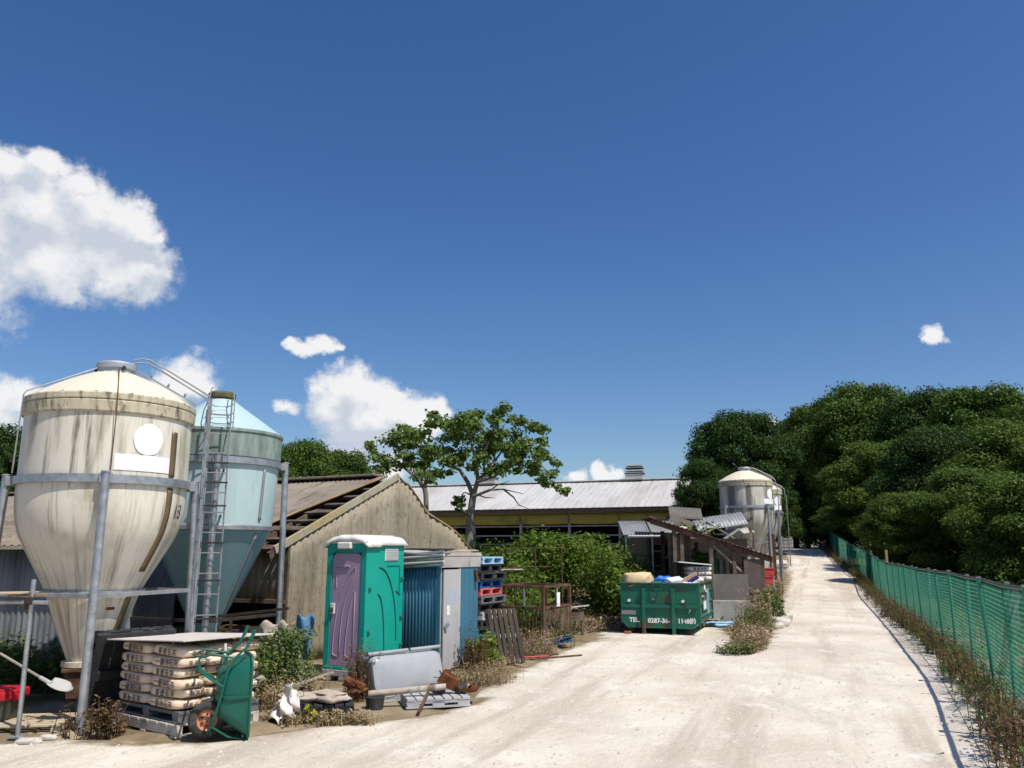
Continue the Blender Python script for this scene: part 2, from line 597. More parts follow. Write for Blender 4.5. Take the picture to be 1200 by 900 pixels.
mat('cream_roof', [(.66, .595, .45), (.75, .69, .54)], scale=2, stretch=(2, 1, .5), rough=.45, bump=.04, bscale=8, polar=True, spec=.4,
    over=[((.34, .29, .17), 3, (3, 1, .5), .58, .74, .5)])
mat('cream_rim', [(.40, .36, .25), (.62, .56, .42)], scale=3, stretch=(3, 1, 1), rough=.6, bump=.15, polar=True,
    over=[((.10, .095, .065), 3.5, (3, 1, 1.2), .50, .66, .85)])
mat('teal_tank', [(.35, .48, .49), (.42, .56, .57), (.47, .60, .605)], scale=1.2, stretch=(1, 1, .5), rough=.4, bump=.04, bscale=8, polar=True, spec=.45,
    over=[((.24, .30, .28), 2.4, (2.4, 1, .3), .56, .74, .6)])
mat('teal_dirty', [(.13, .16, .14), (.22, .28, .25), (.33, .43, .40)], scale=2.2, stretch=(2.5, 1, .6), rough=.55, bump=.1, polar=True,
    over=[((.16, .14, .08), 2.4, (2, 1, .7), .55, .7, .7)])
mat('teal_cone_shaded', [(.17, .30, .34), (.23, .38, .42)], scale=1.0, stretch=(1, 1, .4), rough=.4, bump=.03, bscale=8, polar=True, spec=.45,
    over=[((.12, .20, .22), 2.0, (2, 1, .3), .55, .75, .6)])  # darker copy of the tank colour, with the hopper's shade put in
mat('grey_tank', [(.40, .39, .34), (.56, .54, .47), (.66, .63, .54)], scale=1.4, stretch=(2, 1, .35), rough=.45, bump=.04, polar=True,
    over=[((.12, .115, .10), 1.3, (1.6, 1, .25), .44, .60, .9), ((.10, .09, .075), 4, (2.4, 1, .2), .58, .70, .7)])
mat('galv', [(.30, .32, .34), (.42, .44, .46), (.50, .52, .54)], scale=9, rough=.42, bump=.04, metal=.75, spec=.5,
    over=[((.22, .15, .10), 6, (1, 1, .4), .64, .74, .6)])
mat('galv_dull', [(.24, .25, .26), (.36, .37, .38)], scale=6, rough=.6, bump=.05, metal=.4,
    over=[((.20, .12, .07), 4, (1, 1, .5), .56, .7, .6)])
mat('lid', [(.34, .38, .42), (.46, .50, .53)], scale=6, rough=.4, bump=.06, metal=.3)
mat('moss_lid', [(.06, .06, .035), (.15, .14, .08)], scale=8, rough=.9, bump=.4)
mat('strip_brown', [(.11, .075, .035), (.18, .13, .065)], scale=4, rough=.35, bump=.03, spec=.5)
mat('strip_grey', [(.22, .23, .23), (.32, .34, .34)], scale=8, rough=.45, bump=.05)
mat('white_paint', [(.80, .80, .80), (.84, .84, .83)], scale=3, rough=.6, bump=.02)
mat('black_print', [(.03, .03, .03), (.07, .065, .06)], scale=12, rough=.7, bump=0)
mat('sack_print', [(.06, .05, .05), (.15, .12, .10)], scale=18, rough=.8, bump=0)
mat('white_print', [(.70, .72, .70), (.82, .82, .80)], scale=12, rough=.6, bump=0, over=[((.03, .19, .13), 26, (1, 1, 1), .62, .68, .6)])
mat('rust', [(.07, .028, .014), (.15, .06, .028), (.23, .10, .045)], scale=7, rough=.95, bump=.5, bscale=40, spec=.1)
mat('dark_steel', [(.035, .03, .028), (.08, .06, .05)], scale=6, rough=.7, bump=.2, metal=.3)
mat('rust_bar', [(.06, .032, .022), (.11, .06, .042), (.16, .10, .07)], scale=6, rough=.9, bump=.3, spec=.15)
mat('asbestos_roof', [(.17, .14, .11), (.24, .20, .16), (.30, .26, .21)], scale=1.2, stretch=(1, .5, 1), rough=.95, bump=.5, bscale=18, spec=.1,
    over=[((.11, .085, .06), 2.2, (.4, 3, .4), .52, .66, .7), ((.30, .27, .21), 9, (1, 1, 1), .58, .68, .6)])
mat('gable_sheet', [(.235, .20, .14), (.30, .26, .19), (.36, .315, .235)], scale=1.1, stretch=(1, 1, .18), rough=.95, bump=.5, bscale=26, spec=.1,
    over=[((.12, .10, .065), 3.0, (1.6, 1, .12), .53, .72, .6), ((.12, .10, .07), 13, (1, 1, .45), .52, .66, .6), ((.44, .40, .31), 19, (1, 1, .7), .57, .68, .6), ((.10, .09, .06), 38, (1, 1, 1), .58, .68, .5)])
mat('tan_edge', [(.25, .17, .08), (.34, .25, .13)], scale=3, rough=.9, bump=.2, over=[((.17, .14, .09), 4, (1, 1, 1), .5, .65, .8)])
mat('barge', [(.30, .28, .21), (.42, .38, .27)], scale=3, rough=.95, bump=.3, over=[((.12, .11, .06), 5, (1, 1, 1), .52, .66, .7), ((.42, .31, .12), 1, (1, 1, 1), .5, .6, .6)])
mat('old_wood', [(.065, .048, .034), (.12, .09, .066), (.185, .145, .11)], scale=3, stretch=(1, 1, 1), rough=.95, bump=.4, bscale=25, spec=.1)
mat('grey_wood', [(.20, .175, .145), (.31, .28, .24), (.40, .37, .32)], scale=4, rough=.95, bump=.4, bscale=25, spec=.1,
    over=[((.12, .10, .08), 8, (1, 1, 1), .55, .68, .6)])
mat('pale_wood', [(.38, .31, .21), (.50, .42, .30)], scale=4, rough=.9, bump=.3, bscale=25, spec=.1, over=[((.2, .15, .1), 7, (1, 1, 1), .58, .7, .6)])
mat('lime_wood', [(.46, .42, .36), (.60, .56, .49)], scale=4, rough=.95, bump=.3, bscale=25, over=[((.24, .2, .16), 5, (1, 1, 1), .55, .68, .7)])
mat('interior_shade', [(.02, .017, .014), (.04, .034, .028)], scale=3, rough=1, bump=.2)  # near-black: shade inside the buildings put into the wall and floor colour
mat('grey_sheet', [(.21, .22, .225), (.28, .29, .295)], scale=2, stretch=(1, 1, .3), rough=.6, bump=.1, metal=.2, over=[((.08, .075, .07), 3, (1, 1, .3), .5, .7, .6)])
mat('far_roof', [(.41, .395, .37), (.50, .485, .46), (.57, .555, .53)], scale=.35, stretch=(1.6, .5, .5), rough=.55, bump=.1, bscale=6, spec=.3,
    over=[((.30, .285, .27), .8, (2.2, .35, .35), .50, .74, .65), ((.22, .205, .19), 2.2, (2.6, .3, .3), .56, .74, .5)])
mat('yellow_curtain', [(.30, .25, .045), (.40, .33, .07)], scale=1.5, rough=.7, bump=.2, bscale=6, over=[((.18, .15, .05), 1.1, (1, 1, 1), .52, .68, .6)])
mat('concrete', [(.30, .29, .265), (.42, .41, .375)], scale=2, rough=.95, bump=.4, bscale=20, over=[((.17, .16, .145), 2.6, (1, 1, .4), .52, .68, .7)])
mat('grey_board', [(.11, .10, .09), (.17, .155, .14)], scale=2, rough=.9, bump=.25, over=[((.10, .085, .07), 3.5, (1, 1, 1), .54, .68, .6)])
mat('brown_panel', [(.09, .07, .058), (.13, .105, .09)], scale=2.5, rough=.8, bump=.15, over=[((.09, .07, .06), 3, (1, 1, .3), .55, .7, .5)])
mat('toilet_teal', [(.004, .30, .235), (.008, .345, .27)], scale=2, rough=.38, bump=.05, bscale=60, spec=.4, over=[((.03, .22, .17), 2.4, (1, 1, .4), .56, .74, .5), ((.2, .3, .24), 1.4, (1, 1, .3), .64, .8, .3)])
mat('toilet_purple', [(.37, .265, .385), (.41, .30, .425)], scale=2, rough=.42, bump=.05, bscale=60, spec=.4, over=[((.29, .21, .3), 3, (1, 1, .3), .56, .74, .5)])
mat('toilet_white', [(.66, .65, .60), (.78, .77, .73)], scale=3, rough=.4, bump=.05, over=[((.42, .41, .35), 4, (1, 1, 1), .58, .74, .5)])
mat('toilet_grey', [(.30, .33, .35), (.42, .45, .47)], scale=4, rough=.55, bump=.1, over=[((.25, .22, .18), 4, (1, 1, 1), .52, .7, .6)])
mat('groove', [(.01, .09, .075), (.02, .12, .1)], scale=4, rough=.5, bump=0)
mat('shed_blue', [(.035, .13, .20), (.05, .165, .245)], scale=2, stretch=(1, 1, .4), rough=.55, bump=.06, over=[((.07, .085, .09), 3, (1, 1, .5), .60, .74, .6), ((.16, .2, .22), 6, (1, 1, .3), .66, .76, .5)])
mat('shed_grey', [(.36, .36, .37), (.46, .455, .46)], scale=2, stretch=(1, 1, .3), rough=.6, bump=.08, over=[((.30, .28, .26), 3, (1, 1, .3), .5, .8, .5)])
mat('graffiti', [(.30, .48, .62), (.40, .56, .68)], scale=10, rough=.8, bump=0)
mat('shed_fascia', [(.34, .325, .30), (.45, .43, .40)], scale=3, rough=.9, bump=.25, over=[((.2, .16, .11), 4, (1, 1, 1), .55, .68, .7)])
mat('pallet_black', [(.022, .023, .025), (.045, .046, .05)], scale=6, rough=.6, bump=.1, over=[((.16, .15, .14), 5, (1, 1, 1), .6, .74, .5)])
mat('pallet_grey', [(.10, .105, .11), (.155, .16, .165)], scale=6, rough=.6, bump=.1, over=[((.3, .28, .25), 5, (1, 1, 1), .56, .72, .6)])
mat('pallet_pale', [(.36, .37, .38), (.46, .47, .47)], scale=6, rough=.6, bump=.1, over=[((.2, .18, .16), 5, (1, 1, 1), .56, .72, .6)])
mat('pallet_blue', [(.015, .09, .33), (.03, .13, .40)], scale=6, rough=.5, bump=.05)
mat('pallet_lightblue', [(.27, .48, .68), (.34, .55, .74)], scale=6, rough=.5, bump=.05)
mat('pallet_red', [(.52, .12, .12), (.60, .17, .16)], scale=6, rough=.5, bump=.05)
mat('pallet_green', [(.01, .17, .15), (.02, .22, .19)], scale=6, rough=.5, bump=.05)
mat('skip_green', [(.007, .105, .066), (.013, .135, .085)], scale=2, rough=.5, bump=.12, bscale=14, spec=.35,
    over=[((.045, .13, .09), 2.4, (1, 1, .6), .55, .72, .6), ((.095, .04, .02), 2.9, (1, 1, .7), .56, .60, .95), ((.015, .03, .02), 4, (1, 1, .4), .57, .66, .7)])
mat('skip_sun_side', [(.035, .12, .08), (.07, .155, .11)], scale=2, rough=.65, bump=.15, over=[((.10, .045, .025), 2.3, (1, 1, .8), .55, .63, .95), ((.18, .18, .15), 4, (1, 1, 1), .58, .72, .5)])  # rusty, and paler than the front: sunlight on this side put into the paint
mat('barrow_green', [(.004, .10, .068), (.008, .125, .085)], scale=4, rough=.42, bump=.08, spec=.4, over=[((.12, .14, .11), 5, (1, 1, 1), .60, .76, .5)])
mat('rubber', [(.028, .027, .026), (.06, .056, .052)], scale=8, rough=.85, bump=.2, over=[((.3, .27, .22), 6, (1, 1, 1), .55, .72, .55)])
mat('hub_orange', [(.46, .17, .09), (.55, .24, .14)], scale=6, rough=.5, bump=.1, over=[((.2, .08, .04), 6, (1, 1, 1), .58, .7, .6)])
mat('sack_paper', [(.62, .47, .33), (.72, .57, .42), (.78, .66, .52)], scale=3, rough=.85, bump=.35, bscale=9, spec=.15, over=[((.80, .75, .68), 3.5, (1, 1, 1), .50, .70, .7)])
mat('sack_white', [(.66, .62, .55), (.76, .73, .67)], scale=3, rough=.85, bump=.35, bscale=9, spec=.15, over=[((.5, .42, .32), 4, (1, 1, 1), .55, .7, .5)])
mat('ply_cover', [(.50, .455, .42), (.60, .55, .515)], scale=2, rough=.9, bump=.15, over=[((.36, .31, .27), 3, (1, 1, 1), .55, .7, .5)])
mat('olive_bin', [(.055, .058, .04), (.085, .088, .062)], scale=4, rough=.6, bump=.1)
mat('red_lid', [(.40, .012, .02), (.48, .02, .03)], scale=4, rough=.4, bump=.05, spec=.4)
mat('spade_steel', [(.42, .41, .39), (.52, .51, .49)], scale=7, rough=.6, bump=.1, metal=.2, over=[((.3, .24, .18), 6, (1, 1, 1), .56, .7, .5)])
mat('trough_grey', [(.30, .315, .33), (.37, .385, .40)], scale=2.5, rough=.42, bump=.06, spec=.4,
    over=[((.50, .47, .43), 2.2, (1, 1, .5), .52, .72, .6), ((.15, .155, .16), 3, (1, 1, 1), .6, .74, .5)])
mat('dirty_pipe', [(.30, .24, .18), (.42, .37, .31), (.50, .46, .40)], scale=4, rough=.9, bump=.3, over=[((.14, .07, .035), 5, (1, 1, 1), .52, .66, .8)])
mat('rag_white', [(.58, .55, .50), (.72, .69, .64)], scale=5, rough=.9, bump=.4, bscale=12)
mat('dirty_sack', [(.36, .30, .24), (.50, .44, .36)], scale=5, rough=.9, bump=.4, bscale=12, over=[((.2, .16, .12), 5, (1, 1, 1), .56, .7, .6)])
mat('blue_sheet', [(.06, .17, .30), (.10, .23, .38)], scale=4, rough=.6, bump=.3, bscale=10)
mat('bright_blue', [(.04, .15, .55), (.07, .22, .65)], scale=4, rough=.5, bump=.3, bscale=10)
mat('tarp_beige', [(.55, .42, .23), (.66, .52, .31)], scale=3, rough=.85, bump=.3, bscale=8)
mat('junk_white', [(.74, .74, .73), (.80, .80, .79)], scale=4, rough=.7, bump=.1)
mat('foam_tan', [(.45, .27, .17), (.52, .34, .22)], scale=5, rough=.9, bump=.2)
mat('navy', [(.03, .03, .16), (.05, .05, .22)], scale=5, rough=.8, bump=.2)
mat('fence_green', [(.03, .24, .165), (.045, .29, .20)], scale=3, rough=.5, bump=.05, spec=.35)
mat('fence_wire', [(.010, .16, .10), (.016, .20, .13)], scale=3, rough=.5, bump=0, spec=.3)
mat('fence_rail', [(.05, .06, .05), (.10, .105, .09)], scale=4, rough=.5, bump=.05, metal=.3)
mat('red_junk', [(.50, .05, .05), (.60, .09, .08)], scale=5, rough=.6, bump=.2)
mat('bark', [(.12, .10, .075), (.20, .17, .135), (.27, .24, .20)], scale=5, stretch=(1, 1, .3), rough=.95, bump=.6, bscale=22)
mat('bark_and_slat_shade', [(.035, .028, .02), (.07, .055, .04)], scale=4, stretch=(1, 1, .3), rough=.95, bump=.5)
mat('stone', [(.42, .39, .34), (.60, .56, .50)], scale=6, rough=.95, bump=.4)
mat('pale_wall', [(.48, .45, .39), (.60, .57, .50)], scale=1.5, rough=.9, bump=.15, over=[((.3, .27, .22), 2, (1, 1, .4), .54, .7, .6)])
mat('ibc_plastic', [(.50, .52, .52), (.60, .62, .62)], scale=3, rough=.5, bump=.05)
mat('win_dark', [(.015, .015, .016), (.03, .03, .03)], scale=3, rough=.12, bump=0, spec=.5)
mat('orange_wood', [(.30, .12, .05), (.38, .17, .08)], scale=3, rough=.9, bump=.1)
mat('green_net', [(.006, .12, .085), (.01, .15, .10)], scale=5, rough=.8, bump=.2)
def sheetmat():
    m = mat('clear_sheet', [(.55, .57, .56), (.66, .68, .67)], scale=5, rough=.3, bump=.3, bscale=8, spec=.5)
    b = [n for n in m.node_tree.nodes if n.type == 'BSDF_PRINCIPLED'][0]
    b.inputs['Alpha'].default_value = .42
sheetmat()
leafmat('leaf_wood', [(.021, .044, .009), (.049, .094, .017), (.088, .150, .029), (.145, .215, .050)], trans=.22, spec=.08)
leafmat('leaf_dark', [(.013, .030, .008), (.027, .058, .013), (.046, .090, .020), (.070, .122, .032)], trans=.2, spec=.08)
leafmat('leaf_light', [(.031, .060, .011), (.067, .115, .020), (.112, .172, .034), (.165, .22, .058)], trans=.25, spec=.08)
leafmat('leaf_bush', [(.030, .062, .008), (.072, .124, .015), (.122, .186, .026), (.18, .24, .045)], trans=.26, spec=.12)
leafmat('leaf_pau', [(.045, .085, .018), (.090, .155, .034), (.150, .225, .055), (.23, .30, .10)], trans=.40, spec=.12)
leafmat('leaf_shrub', [(.04, .075, .015), (.085, .14, .03), (.14, .19, .05), (.32, .33, .20)], trans=.25)
leafmat('leaf_lime', [(.07, .12, .02), (.13, .20, .03), (.20, .26, .05), (.26, .28, .08)], trans=.3)
leafmat('weed_brown', [(.045, .025, .013), (.105, .062, .03), (.18, .12, .06), (.27, .20, .11)], trans=.12, spec=.1)
leafmat('weed_straw', [(.17, .12, .06), (.28, .21, .115), (.38, .30, .18), (.17, .18, .06)], trans=.15, spec=.1)
leafmat('weed_green', [(.03, .06, .012), (.07, .12, .022), (.12, .17, .04), (.20, .20, .08)], trans=.25, spec=.15)
leafmat('sprig_yellow', [(.35, .33, .03), (.5, .47, .05), (.2, .25, .05)], trans=.25)

# ------------------------------------------------------------------ the lie of the land
FENCE = [(3.9, 5.2), (5.19, 8.2), (6.06, 10.17), (7.35, 13.12), (8.21, 15.28), (9.27, 17.98), (12.2, 26.0), (20.0, 47.0), (25.6, 66.0), (28.5, 76.0), (34.0, 96.0), (40, 118)]   # the line runs on past the crest
FX, FY = np.array([p[0] for p in FENCE]), np.array([p[1] for p in FENCE])
def fence_x(y):
    return np.interp(y, FY, FX)
def sst(a, b, x):
    t = np.clip((np.asarray(x, float) - a) / (b - a), 0, 1)
    return t * t * (3 - 2 * t)
def ramp(y):
    y = np.asarray(y, float)
    s = np.clip(y - 25, 0, 43)
    return 0.0012 * s * s + 0.012 * np.clip(y - 68, 0, 60)
def zg(x, y):
    x = np.asarray(x, float); y = np.asarray(y, float)
    d = fence_x(y) - x
    pad = .88 * sst(4.5, 5.6, d) * sst(24.6, 26.8, y) * sst(-3, 5.5, x)
    right = -.9 * sst(.6, 5.0, -d) * (1 - .5 * sst(30, 60, y))
    return np.maximum(ramp(y) * sst(-8, 8, x - (y - 25) * .05), pad) + right
ROAD = [(-8.5, 2.0), (-7.6, 8.55), (-4.75, 9.15), (-3.2, 8.95), (-2.2, 9.75), (-1.0, 10.35), (-.3, 11.3), (-.15, 13.6), (.55, 15.2), (1.2, 17.4), (2.3, 19.9), (2.3, 22.5), (5.4, 22.6), (5.1, 19.0),
        (4.55, 16.6), (5.35, 17.6), (6.9, 21.8), (8.7, 27.0), (11.0, 34), (14.0, 42), (16.6, 49.5), (20.8, 62), (24, 74), (25.0, 78), (28.3, 78), (27.8, 76), (24.9, 66), (19.3, 47), (11.55, 26), (8.65, 18), (6.75, 13.1), (5.5, 10.2), (4.55, 8.2), (3.0, 2.0)]
def sdf(px, py, poly):
    P = np.array(poly); Q = np.roll(P, -1, 0)
    dmin = np.full(px.shape, 1e9); ins = np.zeros(px.shape, bool)
    for (ax, ay), (bx, by) in zip(P, Q):
        ex, ey = bx - ax, by - ay
        t = np.clip(((px - ax) * ex + (py - ay) * ey) / (ex * ex + ey * ey), 0, 1)
        dmin = np.minimum(dmin, (px - ax - t * ex) ** 2 + (py - ay - t * ey) ** 2)
        c = (ay > py) != (by > py)
        with np.errstate(divide='ignore', invalid='ignore'):
            xx = ax + (py - ay) * ex / (ey if ey != 0 else 1e-9)
        ins ^= c & (px < xx)
    d = np.sqrt(dmin)
    return np.where(ins, -d, d)
def vnoise(x, y, s, seed=0):
    f = np.vectorize(lambda a, b: mnoise.noise((a * s + seed, b * s, seed * 1.7)))
    return f(x, y)
def axis(*segs):
    out = []
    for a, b, st in segs:
        out.append(np.arange(a, b, st))
    out.append(np.array([segs[-1][1]]))
    return np.concatenate(out)
def sheet(name, xs, ys, zfun, mt, keep=None):
    X, Y = np.meshgrid(xs, ys)
    Z = zfun(X, Y)
    V = np.stack([X, Y, Z], -1).reshape(-1, 3)
    nx, ny = len(xs), len(ys)
    i = (np.arange(ny - 1)[:, None] * nx + np.arange(nx - 1)[None]).ravel()
    F = np.stack([i, i + 1, i + nx + 1, i + nx], 1)
    if keep is not None:
        cx = (X[:-1, :-1] + X[1:, 1:]) / 2; cy = (Y[:-1, :-1] + Y[1:, 1:]) / 2
        F = F[keep(cx, cy).ravel()]
        used = np.unique(F)
        mp = np.zeros(len(V), int); mp[used] = np.arange(len(used))
        V, F = V[used], mp[F]
    me = np_mesh(name, V, F, mt)
    me.polygons.foreach_set('use_smooth', np.ones(len(F), bool))
    o = link(name, me)
    o['kind'] = 'structure'
    return o
gx = axis((-1500, -200, 100), (-200, -30, 10), (-30, -9, 1), (-9, 14, .3), (14, 45, .6), (45, 110, 4), (110, 1600, 100))
gy = axis((-300, -20, 20), (-20, 4, 2), (4, 30, .3), (30, 76, 1), (76, 140, 3), (140, 300, 20), (300, 2000, 150))
def ground_z(X, Y):
    s = sdf(X, Y, ROAD)
    n = vnoise(X, Y, .8, 3) * .05
    return zg(X, Y) + np.where(s < .3, -.07, n + .0) * 1.0
sheet('ground', gx, gy, ground_z, 'soil')
rx = np.arange(-8.6, 45, .16)
ry = axis((2, 30, .16), (30, 120, .5))
def road_keep(cx, cy):
    s = sdf(cx, cy, ROAD)
    return s < .62
def road_z(X, Y):
    s = sdf(X, Y, ROAD)
    z = zg(np.minimum(X, fence_x(Y) - .25), Y)
    return np.maximum(z, 0) * np.where(s < .2, 1, 1) + vnoise(X, Y, .7, 5) * .018 + vnoise(X, Y, 2.6, 6) * .008 - sst(.0, .45, s) * .05
road = sheet('gravel_road', rx, ry, road_z, 'chalk', road_keep)
def edge_attr(o):
    me = o.data
    co = np.empty(len(me.vertices) * 3, np.float32)
    me.vertices.foreach_get('co', co)
    co = co.reshape(-1, 3)
    s = sdf(co[:, 0].astype(float), co[:, 1].astype(float), ROAD)
    a = me.attributes.new('edge', 'FLOAT', 'POINT')
    a.data.foreach_set('value', s.astype(np.float32))
edge_attr(road)
# meadow behind the fence
sheet('meadow', axis((4, 40, .8), (40, 120, 4)), axis((3, 70, .8), (70, 130, 3)),
      lambda X, Y: zg(X, Y) + .03 + vnoise(X, Y, .5, 8) * .06, 'turf', lambda cx, cy: cx - fence_x(cy) > .25)
# concrete edging strip between the road and the fence, cast in lengths
k = 0
y = 6.0
while y < 40:
    L = 2.0
    mb = MB()
    def strip(u, v, y=y):
        dz = .012
        yy = y + u * (L - .02)
        xx = float(fence_x(yy)) - .72 + v * .40
        return (xx, yy, float(road_z(np.array([[xx]]), np.array([[yy]]))[0, 0]) + .010)
    mb.grid(strip, 10, 4)
    o = mb.build('concrete_edging', 'gutter', solid=.004)
    o['kind'] = 'structure'
    y += L

# loose stones and chippings lying on the road
def stones():
    g = np.random.default_rng(5)
    n = 20000
    yy = 6 + 26 * g.random(n) ** 1.7
    xx = -8 + g.random(n) * 20
    s = sdf(xx, yy, ROAD)
    xx, yy = xx[s < -.05], yy[s < -.05]
    zz = road_z(xx, yy)
    n = len(xx)
    r = .007 + .030 * g.random(n) ** 4
    base = np.array([[1, 0, 0], [-.5, .87, 0], [-.5, -.87, 0], [.1, .1, .8]])
    a = g.random(n) * 6.28
    ca, sa = np.cos(a), np.sin(a)
    B = base[None] * r[:, None, None] * (0.7 + .6 * g.random((n, 4, 1)))
    Xr = B[..., 0] * ca[:, None] - B[..., 1] * sa[:, None]
    Yr = B[..., 0] * sa[:, None] + B[..., 1] * ca[:, None]
    V = np.stack([Xr + xx[:, None], Yr + yy[:, None], B[..., 2] + zz[:, None]], -1).reshape(-1, 3)
    F = np.array([[0, 1, 3], [1, 2, 3], [2, 0, 3]])[None] + (np.arange(n) * 4)[:, None, None]
    o = link('gravel', np_mesh('gravel', V, F.reshape(-1, 3), 'stone'))
    tag(o, 'loose grey chippings scattered over the white road', 'gravel', kind='stuff')
stones()

# ------------------------------------------------------------------ corrugated sheets
def corrugated(mb, p, u, v, n, w, hfun, pitch=.13, amp=.02, seg=4, rows=4, lo=None, off=None, m=0, square=False):
    """Sheet from P along U (width W), up V to hfun(s); N = outward; off(s) extra bulge."""
    p, u, v, n = Vector(p), Vector(u).normalized(), Vector(v).normalized(), Vector(n).normalized()
    k = max(2, int(w / pitch)) * seg
    def fn(a, b):
        s = a * w
        ph = s / pitch * 2 * math.pi
        c = math.sin(ph)
        if square:
            c = max(-1, min(1, c * 2.6))
        d = amp * c + (off(s) if off else 0)
        z0 = lo(s) if lo else 0
        return p + u * s + v * (z0 + (hfun(s) - z0) * b) + n * d
    return mb.grid(fn, k, rows, m)

# ------------------------------------------------------------------ barn with the stripped roof (left)
BL = 22.0
def gable_h(s):
    """Height of the gable wall along its foot, s in metres from the near corner."""
    if s <= 3.4:
        return 2.1 + 1.44 * s / 3.4
    t = (s - 3.4) / 3.4
    xs = [0, .12, .25, .36, .52, .66, .853]
    hs = [3.54, 3.45, 3.15, 2.85, 2.55, 2.33, 1.92]
    return float(np.interp(t, xs, hs))
def build_barn():
    t = thing('barn', 'low beige barn with weathered gable wall and stripped roof strip', 'barn', (-4.03, 15, 0), math.atan2(.9, .44))
    mb = MB()
    def bulge(s):
        return .32 * float(sst(4.5, 5.4, s))
    corrugated(mb, (0, 0, 0), (1, 0, 0), (0, 0, 1), (0, -1, 0), 6.3, gable_h, pitch=.17, amp=.012, seg=6, rows=8, off=bulge)
    mb.build('gable_wall', 'gable_sheet', t, smooth=50, solid=.02)
    mb = MB()
    corrugated(mb, (0, BL, 0), (0, -1, 0), (0, 0, 1), (-1, 0, 0), BL, lambda s: 2.06, lo=lambda s: 1.12, pitch=.17, amp=.012, seg=4, rows=3)
    mb.build('side_wall', 'gable_sheet', t, smooth=50, solid=.02)
    mb = MB()
    mb.box((-.03, BL / 2, 1.09), (.10, BL, .07))
    mb.box((.02, BL / 2, .55), (.07, BL, .05))
    mb.build('sill_rail', 'old_wood', t, bevel=.005)
    for yy in (.05, 2.2, 4.4, 6.6, 8.8, 11.0, 13.2, 15.4):
        MB().box((.06, yy, .53), (.10, .10, 1.04)).build('post', 'old_wood', t, bevel=.006)
    MB().box((-.02, .06, 1.05), (.05, .16, 2.0)).build('corner_board', 'old_wood', t, bevel=.004)
    # inside: floor, far wall and lumber
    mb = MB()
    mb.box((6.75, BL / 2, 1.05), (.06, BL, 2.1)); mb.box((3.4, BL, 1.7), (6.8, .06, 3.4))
    mb.build('back_wall', 'interior_shade', t)
    MB().box((3.4, BL / 2 + .1, .03), (6.6, BL - .4, .05)).build('barn_floor', 'interior_shade', t)
    for i in range(9):
        MB().box((.35 + (i % 3) * .25, 1.0 + i * .72, .30 + (i % 2) * .1), (.12, 1.1, .18 + .16 * (i % 3)), Euler((0, .1 * (i % 2), .3 * math.sin(i))).to_matrix()).build('stored_board', 'old_wood' if i % 3 else 'grey_wood', t)
    # roof
    def slope(mb, x0, z0, x1, z1, y0, y1, m=0):
        Lw = y1 - y0
        k = int(Lw / .13) * 3
        du, dz = x1 - x0, z1 - z0
        l = math.hypot(du, dz); nx, nzv = -dz / l, du / l
        if x1 < x0: nx, nzv = -nx, -nzv
        def fn(a, b):
            d = .018 * math.sin(a * Lw / .13 * 2 * math.pi)
            sag = -.03 * math.sin(a * 9) * math.sin(b * 3.1)
            return (x0 + du * b + nx * d, y0 + Lw * a, z0 + dz * b + nzv * d + sag)
        mb.grid(fn, k, 6, m)
    mb = MB(); slope(mb, -.38, 2.02, 3.42, 3.62, 1.35, BL + .3)
    for q, (x, y, z) in enumerate(mb.v):      # the torn end of the sheeting runs askew to the gable
        f = (x + .38) / 3.8
        e = 1.42 - 1.0 * f + .10 * math.sin(f * 4.5)
        mb.v[q] = (x, e + (y - 1.35) * (BL + .3 - e) / (BL - 1.05), z)
    mb.build('roof', 'asbestos_roof', t, smooth=60, solid=.015)
    mb = MB(); slope(mb, 7.1, 2.02, 3.38, 3.60, .55, BL + .3)
    mb.build('roof', 'asbestos_roof', t, smooth=60, solid=.015)
    mb = MB(); mb.path([(-.38 + 3.8 * f, 1.40 - 1.0 * f + .10 * math.sin(f * 4.5), 2.04 + 1.60 * f) for f in (0, .15, .3, .45, .6, .75, .9, 1)], .030, 6)
    mb.build('sheet_edge', 'tan_edge', t, smooth=40)
    mb = MB(); mb.box((3.4, BL / 2 + .3, 3.66), (.36, BL - .4, .05))
    mb.build('ridge_cap', 'asbestos_roof', t, bevel=.015)
    ang = math.atan2(1.60, 3.8)
    for i in range(9):
        f = .04 + i * .118
        x, z = -.30 + 3.65 * f, 2.0 + 1.55 * f
        MB().box((x, 1.14, z - .05), (.09, 2.2, .06), Euler((0, -ang, 0)).to_matrix()).build('purlin', 'old_wood', t, bevel=.004)
        if i % 2 == 0:
            MB().box((x + .12, .75 + .05 * i, z - .0), (.20, .9, .012), Euler((.03, -ang, .06 * i)).to_matrix()).build('batten', 'old_wood', t)
    for yy in (.22, .95, 1.5):
        MB().bar((-.30, yy, 1.90), (3.4, yy, 3.44), .06, .12).build('rafter', 'old_wood', t)
    mb = MB(); mb.bar((-.42, -.02, 2.0), (3.40, -.02, 3.62), .14, .05, up=(0, 1, 0))
    mb.build('barge_board', 'barge', t, bevel=.006)
    mb = MB()
    pts = [(3.4, 3.62)] + [(3.4 + 3.4 * q, gable_h(3.4 + 3.4 * q) + .015) for q in (.06, .12, .19, .25, .31, .36, .44, .52, .6, .66, .76, .853)]
    def edge(s): return -(.32 * float(sst(4.5, 5.4, s))) - .01
    mb.path([(a, edge(a), b) for a, b in pts], .028, 6)
    mb.build('verge_trim', 'tan_edge', t, smooth=60)
build_barn()

